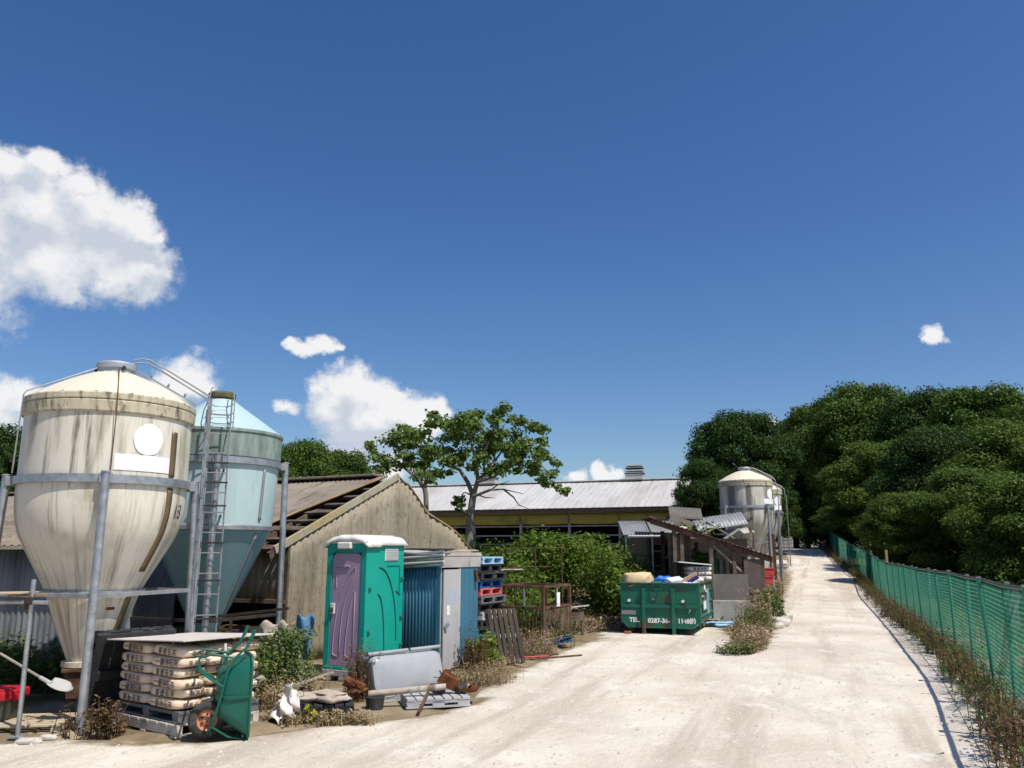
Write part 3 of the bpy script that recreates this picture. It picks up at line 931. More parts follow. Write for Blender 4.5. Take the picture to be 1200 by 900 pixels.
def build_lean_to():
    t = thing('lean_to', 'grey corrugated lean-to wall behind the cream silo', 'lean-to shed', (-10.6, 13.6, 0), math.atan2(-.16, 1))
    mb = MB()
    corrugated(mb, (0, 0, -.1), (1, 0, 0), (0, 0, 1), (0, -1, 0), 4.1, lambda s: 2.1, pitch=.10, amp=.012, seg=4, rows=3)
    mb.build('wall', 'grey_sheet', t, smooth=50, solid=.01)
    mb = MB()
    corrugated(mb, (4.1, 0, -.1), (0, 1, 0), (0, 0, 1), (1, 0, 0), 2.4, lambda s: 2.1, pitch=.10, amp=.012, seg=4, rows=3)
    mb.build('wall', 'grey_sheet', t, smooth=50, solid=.01)
    mb = MB()
    corrugated(mb, (-.2, -.35, 2.06), (1, 0, 0), (0, .985, .17), (0, -.17, .985), 4.6, lambda s: 2.9, pitch=.13, amp=.018, seg=3, rows=3)
    mb.build('roof', 'asbestos_roof', t, smooth=60, solid=.012)
build_lean_to()

# ------------------------------------------------------------------ long far barn with the pale roof
def build_far_barn():
    t = thing('long_barn', 'long far barn with pale metal roof and yellow curtain band', 'barn', (-4.27, 41, 0), math.atan2(-.335, .942))
    x0, x1 = -7.0, 14.6
    mb = MB()
    k = int((x1 - x0) / .3)
    def rf(a, b):
        i = round(a * k * 4)
        rib = .010 if i % 4 == 1 else 0
        return (x0 + (x1 - x0) * a, -.5 + 4.7 * b, 3.98 + 1.60 * b + rib)
    mb.grid(rf, k * 4, 5)
    mb.build('roof', 'far_roof', t, solid=.03)
    mb = MB()
    mb.grid(lambda a, b: (x0 + (x1 - x0) * a, 8.9 - 4.7 * b, 3.98 + 1.60 * b), 6, 2)
    mb.build('roof', 'far_roof', t, solid=.03)
    MB().box(((x0 + x1) / 2, 4.2, 5.62), (x1 - x0, .5, .06)).build('ridge_cap', 'far_roof', t, bevel=.02)
    MB().box(((x0 + x1) / 2, -.46, 3.90), (x1 - x0, .05, .14)).build('eave_board', 'dark_steel', t)
    n = 9
    w = (x1 - x0) / n
    for i in range(n):
        MB().grid(lambda a, b, i=i: (x0 + w * i + .03 + (w - .06) * a, -.1 - .05 * math.sin(b * 3.1) + .015 * math.sin(a * 23 + i), 3.28 + .50 * b - .02 * math.sin(a * 3.1)), 14, 4).build('curtain_panel', 'yellow_curtain', t, smooth=60, solid=.02)
        MB().box((x0 + w * i, -.02, 1.85), (.12, .12, 3.7)).build('post', 'galv_dull', t)
    for z in (3.18, 2.75, 2.35):
        MB().box(((x0 + x1) / 2, -.06, z), (x1 - x0, .05, .06)).build('rail', 'galv_dull', t)
    MB().box(((x0 + x1) / 2, .1, .9), (x1 - x0, .15, 1.8)).build('dwarf_wall', 'concrete', t)
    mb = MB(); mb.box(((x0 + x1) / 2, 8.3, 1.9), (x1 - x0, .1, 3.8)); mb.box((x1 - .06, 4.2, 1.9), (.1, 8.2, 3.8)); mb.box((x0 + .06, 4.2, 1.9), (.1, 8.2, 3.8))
    mb.build('wall', 'interior_shade', t)
    for x in (1.75, 9.75):
        mb = MB()
        mb.box((x, 4.1, 5.78), (.85, .55, .3))
        v = mb.build('ridge_vent', 'far_roof', t, bevel=.01)
        for q in range(4):
            MB().box((x, 4.1, 5.93 + q * .13), (.95 - .04 * q, .62, .05)).build('louvre', 'far_roof' if q % 2 else 'dark_steel', v)
build_far_barn()
def build_collapsed():
    t = thing('collapsed_roof', 'collapsed frame with loose tilted roof sheets beside the far silo', 'ruined roof', (6.4, 31, 0), R(-12))
    C = t
    def sh(name, c, s, e, mt):
        mb = MB()
        corrugated(mb, (-s[0] / 2, -s[1] / 2, 0), (1, 0, 0), (0, 1, 0), (0, 0, 1), s[0], lambda q: s[1], pitch=.13, amp=.015, seg=3, rows=2)
        mb.build(name, mt, C, smooth=60, solid=.012, loc=c, rot=e)
    sh('roof_sheet', (.15, .6, 3.45), (1.25, 1.0), (R(28), R(4), R(6)), 'grey_board')
    sh('roof_sheet', (-.1, -.6, 2.95), (.95, .8), (R(40), R(18), R(-20)), 'brown_panel')
    sh('roof_sheet', (1.4, .1, 3.10), (1.9, .9), (R(32), R(-8), R(10)), 'galv_dull')
    sh('roof_sheet', (2.1, .3, 2.75), (1.0, .6), (R(20), R(-6), R(10)), 'far_roof')
    sh('roof_sheet', (-.9, -2.5, 2.55), (.35, 2.4), (R(15), R(10), R(-58)), 'far_roof')
    sh('roof_sheet', (-1.4, -2.9, 2.52), (.8, .5), (R(25), R(10), R(-20)), 'far_roof')
    for a, b in (((-.6, -1.2, 2.9), (2.0, -1.6, 1.75)), ((-.2, -.4, 3.1), (1.6, -1.4, 1.8)), ((.9, 0, 3.1), (2.5, -.9, 2.0)), ((-.1, -1.2, 2.1), (1.4, -.2, 3.0)), ((.8, -1.2, 2.0), (2.2, 0, 2.9))):
        MB().bar(a, b, .06, .06).build('rafter', 'grey_wood', C)
    for x, y in ((-1.2, .6), (1.0, .8), (2.6, .8)):
        MB().bar((x, y, 0), (x, y, 3.3), .1).build('post', 'old_wood', C)
    for a, b in (((-1.2, .6, 3.3), (2.6, .8, 3.15)), ((-1.2, .6, 3.3), (-.6, -1.2, 2.9)), ((2.6, .8, 3.15), (2.4, -.9, 2.1))):
        MB().bar(a, b, .08).build('beam', 'old_wood', C)
build_collapsed()
# ------------------------------------------------------------------ feed silos
PROF_ROUND = [(.23, .62), (.435, 1.1), (.575, 1.48), (.72, 1.75), (.86, 2.0), (.96, 2.2), (1.015, 2.42), (1.032, 2.62), (1.035, 2.83), (1.035, 3.64)]
PROF_CONE = [(.13, .58), (.93, 2.30), (.945, 2.36), (1.0, 3.39), (1.005, 3.42)]
def prof_r(prof, z):
    for (r0, z0), (r1, z1) in zip(prof, prof[1:]):
        if z0 <= z <= z1:
            return r0 + (r1 - r0) * (z - z0) / (z1 - z0)
    return prof[-1][0]
def smooth_prof(p, n=3):
    P = [Vector((a, b, 0)) for a, b in p]
    out = []
    for i in range(len(P) - 1):
        a, b, c, d = P[max(i - 1, 0)], P[i], P[i + 1], P[min(i + 2, len(P) - 1)]
        for k in range(n):
            t = k / n
            q = .5 * ((2 * b) + (c - a) * t + (2 * a - 5 * b + 4 * c - d) * t * t + (3 * b - a - 3 * c + d) * t ** 3)
            out.append((q.x, q.y))
    out.append(p[-1])
    return out
def on_shell(prof, a, z, e=0.0):
    r = prof_r(prof, z) + e
    return (r * math.sin(a), -r * math.cos(a), z)
def ladder(t, a, z0, z1, name='ladder', off=1.22, width=.30, m='galv', cage=None):
    """Upright ladder beside the shell at angle a; rungs are sub-parts."""
    d = Vector((math.sin(a), -math.cos(a), 0)); s = Vector((math.cos(a), math.sin(a), 0))
    mb = MB()
    for q in (-1, 1):
        mb.tube(d * off + s * (q * width / 2) + Vector((0, 0, z0)), d * off + s * (q * width / 2) + Vector((0, 0, z1)), .015, 6)
    l = mb.build(name, m, t, smooth=40)
    z = z0 + .15
    while z < z1 - .05:
        p = d * off + Vector((0, 0, z))
        MB().tube(p - s * width / 2, p + s * width / 2, .010, 5).build('rung', m, l, smooth=40)
        z += .30
    return l
def silo(name, label, loc, rz, style, legs=(0, 90, 180, 270), leg_splay=.10, group=None, mark=0.0):
    t = thing(name, label, 'feed silo', loc, rz, group)
    rnd = style in ('cream', 'grey')
    body = {'cream': 'cream', 'grey': 'grey_tank', 'teal': 'teal_tank'}[style]
    roofm = 'teal_tank' if style == 'teal' else 'cream_roof'
    rimm = {'cream': 'cream_rim', 'grey': 'cream_rim', 'teal': 'teal_dirty'}[style]
    if rnd:
        P = smooth_prof(PROF_ROUND)
        MB().lathe(P, 64).build('tank', body, t, smooth=30)
        MB().lathe([(1.037, 3.64), (1.07, 3.66), (1.075, 3.78), (1.06, 3.80), (1.08, 3.81), (1.08, 3.87), (1.05, 3.89)], 64).build('rim_band', rimm, t, smooth=25)
        mb = MB()                         # moulded roof with shallow ridges
        def rf(a, b):
            ang = a * 2 * math.pi
            r = 1.05 + (.235 - 1.05) * b
            rid = .014 * max(0, 1 - abs(((ang / (2 * math.pi) * 16) % 1) - .5) * 9) * (1 - b * .5)
            return (r * math.sin(ang), -r * math.cos(ang), 3.885 + .42 * b + .035 * math.sin(b * 3.1) + rid)
        mb.grid(rf, 192, 8)
        mb.build('roof', roofm, t, smooth=40)
        MB().lathe([(.235, 4.28), (.235, 4.36), (.26, 4.37), (.26, 4.43), (.24, 4.455), (.0, 4.47)], 32).build('lid', 'lid', t, smooth=35)
        for q in range(3):
            a = q * 2.1 + .35
            MB().box((.26 * math.sin(a), -.26 * math.cos(a), 4.36), (.04, .03, .05), Matrix.Rotation(a, 3, 'Z')).build('lid_latch', 'dark_steel', t)
        RP = PROF_ROUND
        ring_z, ring_r = 2.83, 1.045
    else:
        MB().lathe(PROF_CONE[:2], 64).build('hopper', 'teal_cone_shaded', t, smooth=30)
        MB().lathe([(.93, 2.30), (.965, 2.31), (.97, 2.37), (.945, 2.385)], 64).build('hopper_flange', 'galv', t, smooth=25)
        MB().lathe([(.942, 2.38), (1.0, 3.37)], 64).build('tank', body, t, smooth=30)
        MB().lathe([(1.005, 3.44), (1.02, 3.46), (1.03, 3.84), (1.05, 3.85), (1.05, 3.89), (1.03, 3.90)], 64).build('upper_band', rimm, t, smooth=25)
        mb = MB()
        def rf(a, b):
            ang = a * 2 * math.pi
            r = 1.035 + (.20 - 1.035) * b
            return (r * math.sin(ang), -r * math.cos(ang), 3.895 + .60 * b)
        mb.grid(rf, 96, 6)
        mb.build('roof', roofm, t, smooth=40)
        MB().lathe([(.20, 4.46), (.20, 4.52), (.225, 4.53), (.225, 4.60), (.20, 4.63), (0, 4.64)], 32).build('lid', 'moss_lid', t, smooth=35)
        RP = PROF_CONE
        ring_z, ring_r = 3.39, 1.012
    # steel hoop that carries the tank
    MB().lathe([(ring_r - .004, ring_z - .05), (ring_r + .035, ring_z - .05), (ring_r + .035, ring_z + .05), (ring_r - .004, ring_z + .05)], 64).build('support_hoop', 'galv', t, smooth=25)
    lr = ring_r + .10
    for d in legs:
        a = R(d)
        dv = Vector((math.sin(a), -math.cos(a), 0))
        leg = MB().tube(dv * (lr + leg_splay) + Vector((0, 0, -.25)), dv * lr + Vector((0, 0, ring_z + .07)), .052, 14).build('leg', 'galv', t, smooth=40)
        MB().box(dv * (lr - .05) + Vector((0, 0, ring_z)), (.15, .12, .12), Matrix.Rotation(a, 3, 'Z')).build('bracket', 'galv_dull', leg, bevel=.006)
        MB().tube(dv * (lr - .0) + Vector((0, 0, ring_z + .07)), dv * lr + Vector((0, 0, ring_z + .085)), .062, 14).build('leg_cap', 'lid', leg, smooth=40)
    # brace bars between the legs
    bz = 1.46 if rnd else .95
    if rnd:
        for i in range(4):
            a, b = R(legs[i]), R(legs[(i + 1) % 4])
            rr = lr + leg_splay * .45
            MB().bar((rr * math.sin(a), -rr * math.cos(a), bz), (rr * math.sin(b), -rr * math.cos(b), bz), .035, .05).build('brace', 'galv_dull', t, bevel=.004)
        MB().lathe([(.60, bz - .03), (.63, bz - .03), (.63, bz + .03), (.60, bz + .03)], 40).build('hopper_hoop', 'galv', t, smooth=25)
    else:
        for i in (0, 3):
            a, b = R(legs[i]), R(legs[(i + 1) % 4])
            rr = lr + leg_splay * .6
            MB().bar((rr * math.sin(a), -rr * math.cos(a), bz), (rr * math.sin(b), -rr * math.cos(b), bz), .04, .05).build('brace', 'dark_steel', t, bevel=.004)
    # sight strips
    def strip(z0, z1, a=R(48) + mark, half=.048, e=.012):
        n = 14
        def fn(u, v):
            z = z0 + (z1 - z0) * v
            r = prof_r(RP, z)
            return on_shell(RP, a + (u * 2 - 1) * half / max(r, .3), z, e)
        MB().grid(fn, 2, n).build('sight_strip', 'strip_brown' if rnd else 'strip_grey', t, smooth=60, solid=.012)
    if style != 'teal':
        strip(2.90, 3.48); strip(1.72, 2.76); strip(.82, 1.40)
    else:
        strip(2.46, 3.28, R(47), .024); strip(.72, 2.26, R(47), .026)
    if style in ('cream', 'grey'):
        Rr = 1.048
        n = 40
        vs, fs = [(0, 0, 0)], []
        cz, ca = 3.34, R(26) + mark
        vs = [on_shell(PROF_ROUND, ca, cz, .01)]
        for ring in range(1, 6):
            for i in range(n):
                th = 2 * math.pi * i / n
                q = .20 * ring / 5 * (1 + (.02 * math.sin(5 * th) if ring == 5 else 0))
                vs.append(on_shell(PROF_ROUND, ca + q * math.cos(th) / 1.04, cz + q * math.sin(th), .01))
        for i in range(n):
            fs.append((0, 1 + i, 1 + (i + 1) % n))
        for ring in range(4):
            for i in range(n):
                a0, b0 = 1 + ring * n + i, 1 + ring * n + (i + 1) % n
                fs.append((a0, a0 + n, b0 + n, b0))
        MB().add(vs, fs).build('white_disc', 'white_paint', t, smooth=60)
        def pn(u, v):
            return on_shell(PROF_ROUND, R(4) + mark + R(41) * u, 2.94 + .20 * v + .004 * math.sin(u * 40) * v, .008)
        MB().grid(pn, 16, 2).build('white_panel', 'white_paint', t, smooth=60)
    if style == 'cream':
        a = R(60)
        p = Vector(on_shell(PROF_ROUND, a, 2.46, .022))
        o = link('number', text_mesh('13', .26, 'black_print', bold=.002, sx=.8), t, p, Euler((R(97), 0, a), 'XYZ'))
        # thin brown stay wire down the middle of the tank
        MB().path([(0.03, -.24, 4.37), (.04, -1.09, 3.88), (.045, -1.10, 3.7), (.045, -1.06, 3.3), (.045, -1.055, 2.92)], .007, 5).build('stay_wire', 'rust', t, smooth=60)
        a = R(-68)
        MB().path([(.25 * math.sin(a), -.25 * math.cos(a), 4.36), (1.09 * math.sin(a), -1.09 * math.cos(a), 3.93), (1.12 * math.sin(a), -1.12 * math.cos(a), 3.88), (1.14 * math.sin(a), -1.14 * math.cos(a), 2.90)], .010, 5).build('stay_wire', 'galv_dull', t, smooth=60)
        MB().box(on_shell(PROF_ROUND, R(24), 1.28, .006), (.10, .012, .04), Matrix.Rotation(R(24), 3, 'Z') @ Matrix.Rotation(R(-30), 3, 'X')).build('maker_plate', 'rust', t)
    if rnd:
        # discharge boot
        MB().lathe([(.22, .56), (.30, .57), (.30, .63), (.235, .64)], 28).build('hopper_outlet', 'cream_rim', t, smooth=30)
        mb = MB()
        mb.prism([(-.24, -.24, .52), (.24, -.24, .52), (.20, -.20, .20), (-.20, -.20, .20)], (0, .46, 0))
        mb.box((0, 0, .54), (.56, .56, .04))
        mb.build('boot', 'rust_bar', t, bevel=.008)
        # ladder on the right of the shell with handrails curving up to the lid
        ladder(t, R(90), .45, 3.95 if style == 'cream' else 3.6, off=1.24)
        for s in (-.13, .13):
            MB().path([(1.25, s, 3.78), (1.25, s, 4.02), (1.22, s, 4.10), (.62, s, 4.42), (.40, s, 4.53), (.30, s, 4.53), (.20, s, 4.50)] if style == 'cream' else [(1.20, s, 3.6), (1.17, s, 3.92), (1.05, s, 4.05), (.45, s, 4.38), (.27, s, 4.44)], .011, 6).build('handrail', 'galv_dull', t, smooth=60)
        for k, x in enumerate((.45, .68, .91)):
            MB().bar((x, -.13, 4.37 - .5 * (x - .3) + .03), (x, .13, 4.37 - .5 * (x - .3) + .03), .025).build('roof_step', 'galv_dull', t)
        for s in (-.13, .13):
            MB().path([(.27, s, 4.36), (1.06, s, 3.96)], .012, 5).build('roof_rail', 'galv_dull', t, smooth=60)
    else:
        MB().lathe([(.0, .50), (.14, .50), (.16, .60), (.13, .62)], 24).build('hopper_outlet', 'galv_dull', t, smooth=30)
        l = ladder(t, 0, .60, 4.30, off=1.28, width=.30, m='galv_dull')
        # cage rails and hoops
        for s in (-.19, .19):
            MB().path([(s, -1.28, 3.85), (s * 1.02, -1.10, 4.25), (s * .9, -.70, 4.55), (s * .8, -.30, 4.66)], .010, 5).build('handrail', 'galv_dull', t, smooth=60)
        for z in (1.0, 1.55, 2.1, 2.65, 3.0, 3.3):
            MB().tube((-.17, -1.32, z), (.17, -1.32, z), .014, 5).build('ladder_stay', 'dark_steel', t, smooth=60)
        for s in (-.1, .1):
            MB().bar((s, -1.0, 3.2), (s, -1.30, 3.2), .03).build('bracket', 'dark_steel', t)
            MB().bar((s, -.95, 2.5), (s, -1.30, 2.5), .03).build('bracket', 'dark_steel', t)
        for z in (3.95, 4.12, 4.29):
            MB().path([(-.19, -1.24 + (z - 3.95), z), (-.1, -1.0 + (z - 3.95) * 1.2, z + .0), (.1, -1.0 + (z - 3.95) * 1.2, z), (.19, -1.24 + (z - 3.95), z)], .009, 5).build('cage_hoop', 'galv_dull', t, smooth=60)
    return t
o = silo('feed_silo', 'large cream silo stained dark with number 13 and white disc', (-5.35, 10.7, 0), R(26.6), 'cream')
o.scale = (.97, .97, 1)
silo('feed_silo', 'pale turquoise silo with straight cone and front ladder behind the cream silo', (-4.95, 13.6, 0), R(20), 'teal', leg_splay=.04)
silo('feed_silo', 'front one of the two far grey stained silos by the white road', (9.45, 33, .90), R(-15.8), 'grey', legs=(45, 135, 225, 315), leg_splay=.02, mark=R(36))
silo('feed_silo', 'rear far silo half hidden behind the grey stained silo', (11.45, 38, .92), R(-16), 'grey', legs=(45, 135, 225, 315), leg_splay=.02, mark=R(26))

# ------------------------------------------------------------------ portable toilet
def build_toilet():
    t = thing('portable_toilet', 'teal portable toilet with purple door and white roof', 'portable toilet', (-2.41, 13.74, 0), R(-27.6))
    w, d, z0, z1 = .80, 1.02, .16, 2.10
    hx, hy = w / 2, d / 2
    # base skid
    mb = MB()
    mb.box((0, 0, .11), (w + .02, d + .02, .10))
    for x in (-.3, 0, .3):
        mb.box((x, 0, .03), (.14, d + .02, .07))
    mb.build('base', 'toilet_grey', t, bevel=.012)
    # shell: back, two sides, front frame round the door
    MB().box((-hx + .025, .02, (z0 + z1) / 2), (.05, d - .05, z1 - z0)).build('side_wall', 'toilet_teal', t, bevel=.012)
    rs = MB().box((hx - .025, .02, (z0 + z1) / 2), (.05, d - .05, z1 - z0)).build('side_wall', 'toilet_teal', t, bevel=.012)
    MB().box((0, hy - .025, (z0 + z1) / 2), (w - .1, .05, z1 - z0)).build('back_wall', 'toilet_teal', t, bevel=.012)
    mb = MB()
    mb.box((-hx + .055, -hy + .03, (z0 + z1) / 2), (.11, .07, z1 - z0)); mb.box((hx - .055, -hy + .03, (z0 + z1) / 2), (.11, .07, z1 - z0))
    mb.box((0, -hy + .03, z1 - .075), (w - .22, .068, .15)); mb.box((0, -hy + .03, z0 + .025), (w - .22, .068, .05))
    mb.build('front_frame', 'toilet_teal', t, bevel=.010)
    # door with raised and sunk curves
    dw, dz0, dz1 = w - .235, z0 + .055, z1 - .155
    dn = 40
    pr = [(-dw / 2, dz0), (dw / 2, dz0)] + [(dw / 2 - .09 + .09 * math.cos(q * math.pi / 12), dz1 - .09 + .09 * math.sin(q * math.pi / 12)) for q in range(7)] + \
         [(-dw / 2 + .09 - .09 * math.sin(q * math.pi / 12), dz1 - .09 + .09 * math.cos(q * math.pi / 12)) for q in range(7)]
    door = MB().prism([(x, -hy + .05, z) for x, z in pr], (0, -.045, 0)).build('door', 'toilet_purple', t, bevel=.008)
    yb = -hy + .004
    def rib(pts, r=.011, name='door_rib', par=door, m='toilet_purple'):
        MB().path(pts, r, 6).build(name, m, par, smooth=60)
    def arc(x0, z0_, x1, z1_, bx, n=10):
        return [(x0 + (x1 - x0) * q / n + bx * math.sin(q / n * math.pi), yb, z0_ + (z1_ - z0_) * q / n) for q in range(n + 1)]
    def dpx(pts):                         # a moulding line over the door face, width and height in 1/150 and 1/537 of the leaf
        return [(-dw / 2 + dw * (x - 85) / 150, yb, dz1 - (dz1 - dz0) * (z - 168) / 537) for x, z in pts]
    rib(dpx([(102, 650), (103, 600), (106, 550), (112, 490), (122, 430), (138, 370), (160, 310), (182, 265), (208, 234), (209, 262), (190, 300), (172, 350), (157, 405), (146, 470), (140, 540), (138, 600), (137, 655), (120, 660), (102, 650)]), .0085)
    rib(dpx([(168, 655), (169, 600), (173, 540), (180, 470), (192, 400), (206, 350), (210, 360), (209, 500), (208, 655), (188, 662), (168, 655)]), .0085)
    rib(dpx([(110, 238), (109, 335)]), .009)
    rib(dpx([(116, 232), (178, 232)]), .019, m='toilet_purple')
    lk = MB().box((-dw / 2 + .04, -hy - .004, 1.08), (.075, .03, .16)).build('lock_plate', 'toilet_white', door, bevel=.006)
    MB().box((-dw / 2 + .045, -hy - .026, 1.06), (.03, .03, .07)).build('handle', 'dark_steel', door, bevel=.004)
    # sunk curves on the side
    xs = hx + .003
    def groove(pts, r=.013):
        MB().path([(xs, y, z) for y, z in pts], r, 6).build('side_groove', 'groove', t, smooth=60)
    groove([(-.18 + .50 * math.sin(q / 12 * math.pi / 2) , 1.72 - 1.15 * (1 - math.cos(q / 12 * math.pi / 2))) for q in range(13)])
    groove([(-.20 + .20 * math.sin(q / 10 * math.pi / 2), 1.30 - .95 * (1 - math.cos(q / 10 * math.pi / 2))) for q in range(11)])
    groove([(.03, 1.74), (.36, 1.74)], .009); groove([(.38, 1.74), (.38, 1.30)], .009); groove([(.28, 1.34), (.40, 1.27)], .012)
    for y, z in ((-.42, 1.38), (-.42, .72), (.44, 1.52), (.44, .9), (.44, .46)):
        MB().box((xs, y, z), (.03, .05, .07)).build('wall_clip', 'groove', t, bevel=.008)
        MB().box((xs + .012, y + .03, z + .02), (.02, .03, .02)).build('bolt', 'galv', t)
    for y, z in ((-.49, 1.4), (-.49, .8)):
        MB().box((-hx - .008, y + .02, z), (.03, .04, .06)).build('hinge', 'dark_steel', t, bevel=.004)
    # louvred vent
    v = MB().box((xs + .002, .14, 1.92), (.018, .36, .20)).build('vent', 'toilet_white', t, bevel=.006)
    for q in range(6):
        MB().box((xs + .014, .14, 1.845 + q * .03), (.012, .33, .010)).build('louvre', 'toilet_grey', v)
    # white moulded roof
    mb = MB()
    def rf(a, b):
        x = (a - .5) * (w + .085); y = (b - .5) * (d + .06)
        ex = max(0, abs(x) - (hx - .05)) / .0926; ey = max(0, abs(y) - (hy - .06)) / .0902
        e = min(1, math.hypot(ex, ey))
        z = z1 + .115 - .015 * (x / hx) ** 2 - .085 * (1 - math.sqrt(max(0, 1 - e * e)))
        z -= .05 * (abs(x) / hx) ** 4 * (1 if y < -.2 else .6)
        if .08 < abs(x) < .2: z += .012
        return (x, y, z)
    mb.grid(rf, 30, 30)
    mb.build('roof', 'toilet_white', t, smooth=40, solid=.03)
    MB().box((0, 0, z1 + .02), (w + .04, d + .03, .045)).build('roof_rim', 'toilet_white', t, bevel=.015)
    MB().box((-.02, -hy - .02, z1 - .035), (.27, .10, .11)).build('light_box', 'toilet_white', t, bevel=.02)
build_toilet()

# ------------------------------------------------------------------ small blue store shed
def build_shed():
    t = thing('tool_shed', 'small blue and grey metal shed with pale fascia beside the toilet', 'shed', (-1.2, 14.0, 0), math.atan2(-.46, .89))
    # local: corner at origin, front (door) face along +y at x = 0 side normal +x ; corrugated face along -x at y = 0
    w, d = 1.35, 1.28
    mb = MB()
    corrugated(mb, (-w, 0, .06), (1, 0, 0), (0, 0, 1), (0, -1, 0), w, lambda s: 1.66, pitch=.066, amp=.010, seg=6, rows=2)
    mb.build('corrugated_wall', 'shed_blue', t, smooth=50, solid=.006)
    MB().box((-.03, -.012, .90), (.08, .03, 1.70)).build('corner_trim', 'shed_blue', t, bevel=.004)
    MB().box((-.02, .02, .90), (.03, .06, 1.72)).build('corner_trim', 'shed_fascia', t, bevel=.004)
    dr = MB().box((.012, .33, .86), (.035, .52, 1.62)).build('door', 'shed_grey', t, bevel=.006)
    for k in range(9):
        zz = 1.30 + .05 * math.sin(k * 2.1)
        MB().bar((.0325, .16 + k * .042, zz - .16 - .05 * math.sin(k * 1.3)), (.0325, .17 + k * .042, zz), .012, .004, up=(1, 0, 0)).build('graffiti_stroke', 'graffiti', dr)
    MB().box((.0325, .21, 1.0), (.004, .09, .16)).build('graffiti_stroke', 'white_print', dr)
    MB().bar((.04, .09, .72), (.10, .13, .80), .04, .05).build('handle', 'galv', dr, bevel=.004)
    MB().box((0, .605, .9), (.05, .03, 1.68)).build('door_post', 'shed_grey', t, bevel=.004)
    bl = MB()
    for q in range(4):
        MB().box((.004, .695 + q * .155, .89), (.03, .152, 1.66)).build('wall_panel', 'shed_blue', t, bevel=.005)
    lamp = MB().box((.04, 1.12, 1.60), (.05, .07, .12)).build('wall_lamp', 'rust_bar', t, bevel=.01)
    MB().tube((.06, 1.12, 1.56), (.075, 1.12, 1.44), .02, 8, .045).build('lamp_hood', 'rust_bar', lamp, smooth=40)
    MB().box((.03, .62, 1.83), (.03, 1.34, .25), Euler((0, R(3), 0)).to_matrix()).build('fascia', 'shed_fascia', t, bevel=.004)
    MB().box((-w / 2, .62, 1.95), (w + .12, 1.4, .03), Euler((0, R(3), 0)).to_matrix()).build('roof', 'shed_fascia', t, bevel=.004)
    for q in range(4):
        MB().box((.0 - .03 * q, .3 + .25 * q, 1.972 + .008 * q), (.10, .55, .012), Euler((0, .05 * q, .2 - .1 * q)).to_matrix()).build('torn_felt', 'pale_wood', t)
    MB().box((-w + .02, d / 2, .9), (.04, d - .05, 1.74)).build('wall_panel', 'shed_blue', t)
    MB().box((-w / 2, d - .02, .9), (w - .1, .04, 1.74)).build('wall_panel', 'shed_blue', t)
    # rolled pale sheets hanging over the side eave
    for q in range(5):
        mb = MB()
        def fn(a, b, q=q):
            return (-w - .15 + (w + .22) * a, -.14 + .02 * math.sin(b * 3.1), 1.70 + q * .052 + .16 * a - .05 + .045 * b)
        mb = MB().path([(-w - .15, -.045 - .010 * (q % 2), 1.64 + q * .048), (-.6, -.05 - .010 * (q % 2), 1.72 + q * .050), (.09, -.05, 1.76 + q * .052)], .026, 8)
        mb.build('roof_sheet', 'far_roof' if q % 2 else 'galv', t, smooth=50)
    MB().box((-w / 2 - .05, .012, 1.80), (w + .05, .06, .20), Euler((0, R(-4), 0)).to_matrix()).build('eave_board', 'shed_fascia', t, bevel=.004)
build_shed()

# ------------------------------------------------------------------ pallets
def plastic_pallet(name, label, m, loc, rz, size=(1.1, 1.1, .15), group=None, rot=None):
    t = thing(name, label, 'pallet', loc, rz, group, rot)
    w, d, h = size
    n = 7
    bw = w / n
    for i in range(n):
        MB().box((-w / 2 + bw * (i + .5), 0, h - .02), (bw - .018, d, .035)).build('deck_board', m, t, bevel=.004)
    for y in (-d / 2 + .06, 0, d / 2 - .06):
        MB().box((0, y, h - .052), (w - .01, .11, .03)).build('stringer', m, t)
        for x in (-w / 2 + .09, 0, w / 2 - .09):
            MB().box((x, y, h * .45), (.16, .11, h * .62)).build('block', m, t, bevel=.005)
        MB().box((0, y, .012), (w, .11, .024)).build('bottom_board', m, t, bevel=.003)
    for x in (-w / 2 + .06, w / 2 - .06):
        MB().box((x, 0, .0125), (.10, d - .008, .023)).build('bottom_board', m, t, bevel=.003)
    return t
def wood_pallet(name, label, m, loc, rz, size=(1.1, 1.1, .13), nb=6, group=None, rot=None):
    t = thing(name, label, 'pallet', loc, rz, group, rot)
    w, d, h = size
    for i in range(nb):
        MB().box((0, -d / 2 + d * (i + .5) / nb, h - .011 + .001 * (i % 2)), (w, d / nb - .03, .022)).build('deck_board', m, t, bevel=.003)
    for x in (-w / 2 + .045, 0, w / 2 - .045):
        MB().box((x, 0, h / 2 - .0015), (.075, d - .012, h - .046)).build('stringer', m, t, bevel=.004)
    for y in (-d / 2 + .06, 0, d / 2 - .06):
        MB().box((0, y, .0105), (w, .10, .02)).build('bottom_board', m, t, bevel=.003)
    return t

